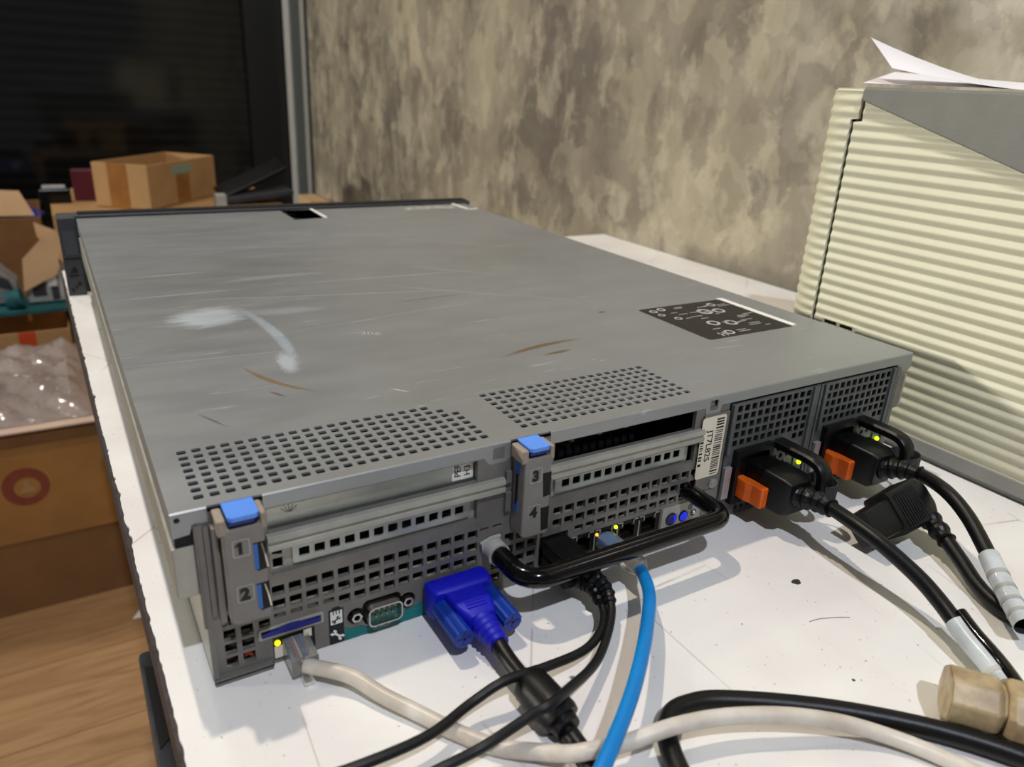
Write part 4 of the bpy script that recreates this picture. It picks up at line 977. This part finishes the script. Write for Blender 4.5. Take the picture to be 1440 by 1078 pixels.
# brown box further back with blue bag
carton('cardboard_box', 'dark brown carton at the far left holding a blue bag', -520, -50, 2090, 2400, FZ, -156, 'cardd', open_=True,
       flaps=[(MB().add([(-190, 2096, -150), (-62, 2092, -152), (-88, 2120, -92), (-180, 2125, -86)], [(0, 1, 2, 3)]).add([(-190, 2098, -150), (-62, 2094, -152), (-88, 2122, -92), (-180, 2127, -86)], [(3, 2, 1, 0)]), 'cardin')])
bb = MB().sphere((0, 0, 0), 1, 12); bb.v = [(-160 + x * 120 + 6 * math.sin(y_ * 9), 2180 + y_ * 70, -170 + z_ * 40 + 8 * math.sin(x * 14)) for x, y_, z_ in bb.v]
solo('blue_bag', bb, 'bbag', 'crumpled blue bag poking out of the dark brown carton', 'bag', smooth=True)
# large carton behind the server with things on top
carton('cardboard_box', 'large tan carton standing behind the left end of the server, under the smaller open carton', -22, 520, 1800, 2240, FZ, -104, 'card', tape=[(MB().box(0, 70, 1798.8, 1800.4, -130, -103), 'tape')])
cr = carton('cardboard_box', 'small open carton with brown tape resting on the big carton behind the server', 158.5, 305.5, 1811.5, 2120.5, -103, 4, 'card', open_=True, rot=-39.8,
       tape=[(MB().box(200, 250, 1810.3, 1811.6, -103, 4), 'tape'), (MB().box(305.2, 306, 1930, 1990, -103, -26), 'tape'), (MB().box(305.2, 306.2, 1915, 2000, -28, -8), 'taped')])
solo('maroon_box', MB().box(34, 112, 1995, 2035, -103, -28), 'maroon', 'small dark maroon box between the black case and the open carton', 'box', bevel=1)
bc = thing('black_case', 'small glossy black case with a painted white highlight left of the maroon box', 'case', (-5, 1990, -103))
part('case_body', MB().box(-44, 26, 1960, 2010, -103, -68), 'blackg', bc, bevel=4); part('case_highlight', MB().box(-34, 16, 1966, 2004, -68, -63), 'lgrey', bc, bevel=1)  # pale top plate paints a white highlight onto the black case
kb = thing('black_laptop', 'black laptop shell leaning on the big carton behind the server', 'laptop', (400, 2000, -103))
part('base', MB().obox((462, 1890, -84), 90, 50, 8, Matrix.Rotation(math.radians(-6), 3, 'Y')), 'pcgrey', kb, bevel=3)
part('screen', MB().obox((455, 1915, -46), 95, 40, 6, Matrix.Rotation(math.radians(-24), 3, 'Y') @ Matrix.Rotation(math.radians(14), 3, 'X')), 'blackp', kb, bevel=3)
part('corner_hinge', MB().box(345, 372, 1820, 1850, -103, -72), 'lgrey', kb, bevel=3)
solo('cardboard_scrap', MB().box(712, 768, 2200, 2380, FZ, -160), 'cardin', 'pale carton corner showing at the foot of the metal window frame', 'box')
# black case under the table
PC = thing('computer_case', 'dark grey computer case standing under the left edge of the table', 'computer', (40, 240, FZ))
part('case_shell', MB().box(-14, 150, -40, 352, FZ, -250), 'pcgrey', PC, bevel=4)
part('top_recess', MB().prism([(-11, 330), (-11, 232), (-3, 240), (-2, 326)], 'xy', -250, -249.2), 'ink', PC)
solo('paper_scrap', MB().prism([(-6, 1090), (14, 1120), (30, 1085)], 'xy', FZ, FZ + .5), 'paper', 'small white scrap of paper on the wooden floor', 'paper')

# ------------------------------------------------------------------ light
def lamp(name, loc, target, size, power, col):
    l = bpy.data.lights.new(name, 'AREA'); l.shape = 'DISK'; l.size = size; l.energy = power; l.color = col
    o = bpy.data.objects.new(name, l); COL.objects.link(o); o.location = loc
    o.rotation_euler = (Vector(target) - Vector(loc)).to_track_quat('-Z', 'Y').to_euler(); return o
tgt = (.2, 0, 0)
lamp('warm_downlight', (.2 - .24, .66, 2.0), (.2, .0, 0), .06, 21, (1, .86, .70))
lamp('cool_downlight', (.2 - .27, -1.2, 2.0), (.2, .0, 0), .06, 30, (.83, .88, 1))
lamp('far_room_light', (.47 - 5.5, 2.4, 1.1), (.5, .1, .1), .35, 150, (1, .95, .83))
lamp('rear_fill', (-.3, 1.9, 1.9), (.2, 1.8, -.5), .15, 8, (1, .93, .84))  # added fill light for the cartons at the back, not a known lamp
wd = bpy.data.worlds.new('world'); bpy.context.scene.world = wd; wd.use_nodes = True
bg = wd.node_tree.nodes['Background']; bg.inputs[0].default_value = (.92, .95, 1, 1); bg.inputs[1].default_value = .11
vs_ = bpy.context.scene.view_settings
vs_.view_transform = 'Standard'; vs_.look = 'None'; vs_.gamma = 1; vs_.use_curve_mapping = False; vs_.exposure = 0
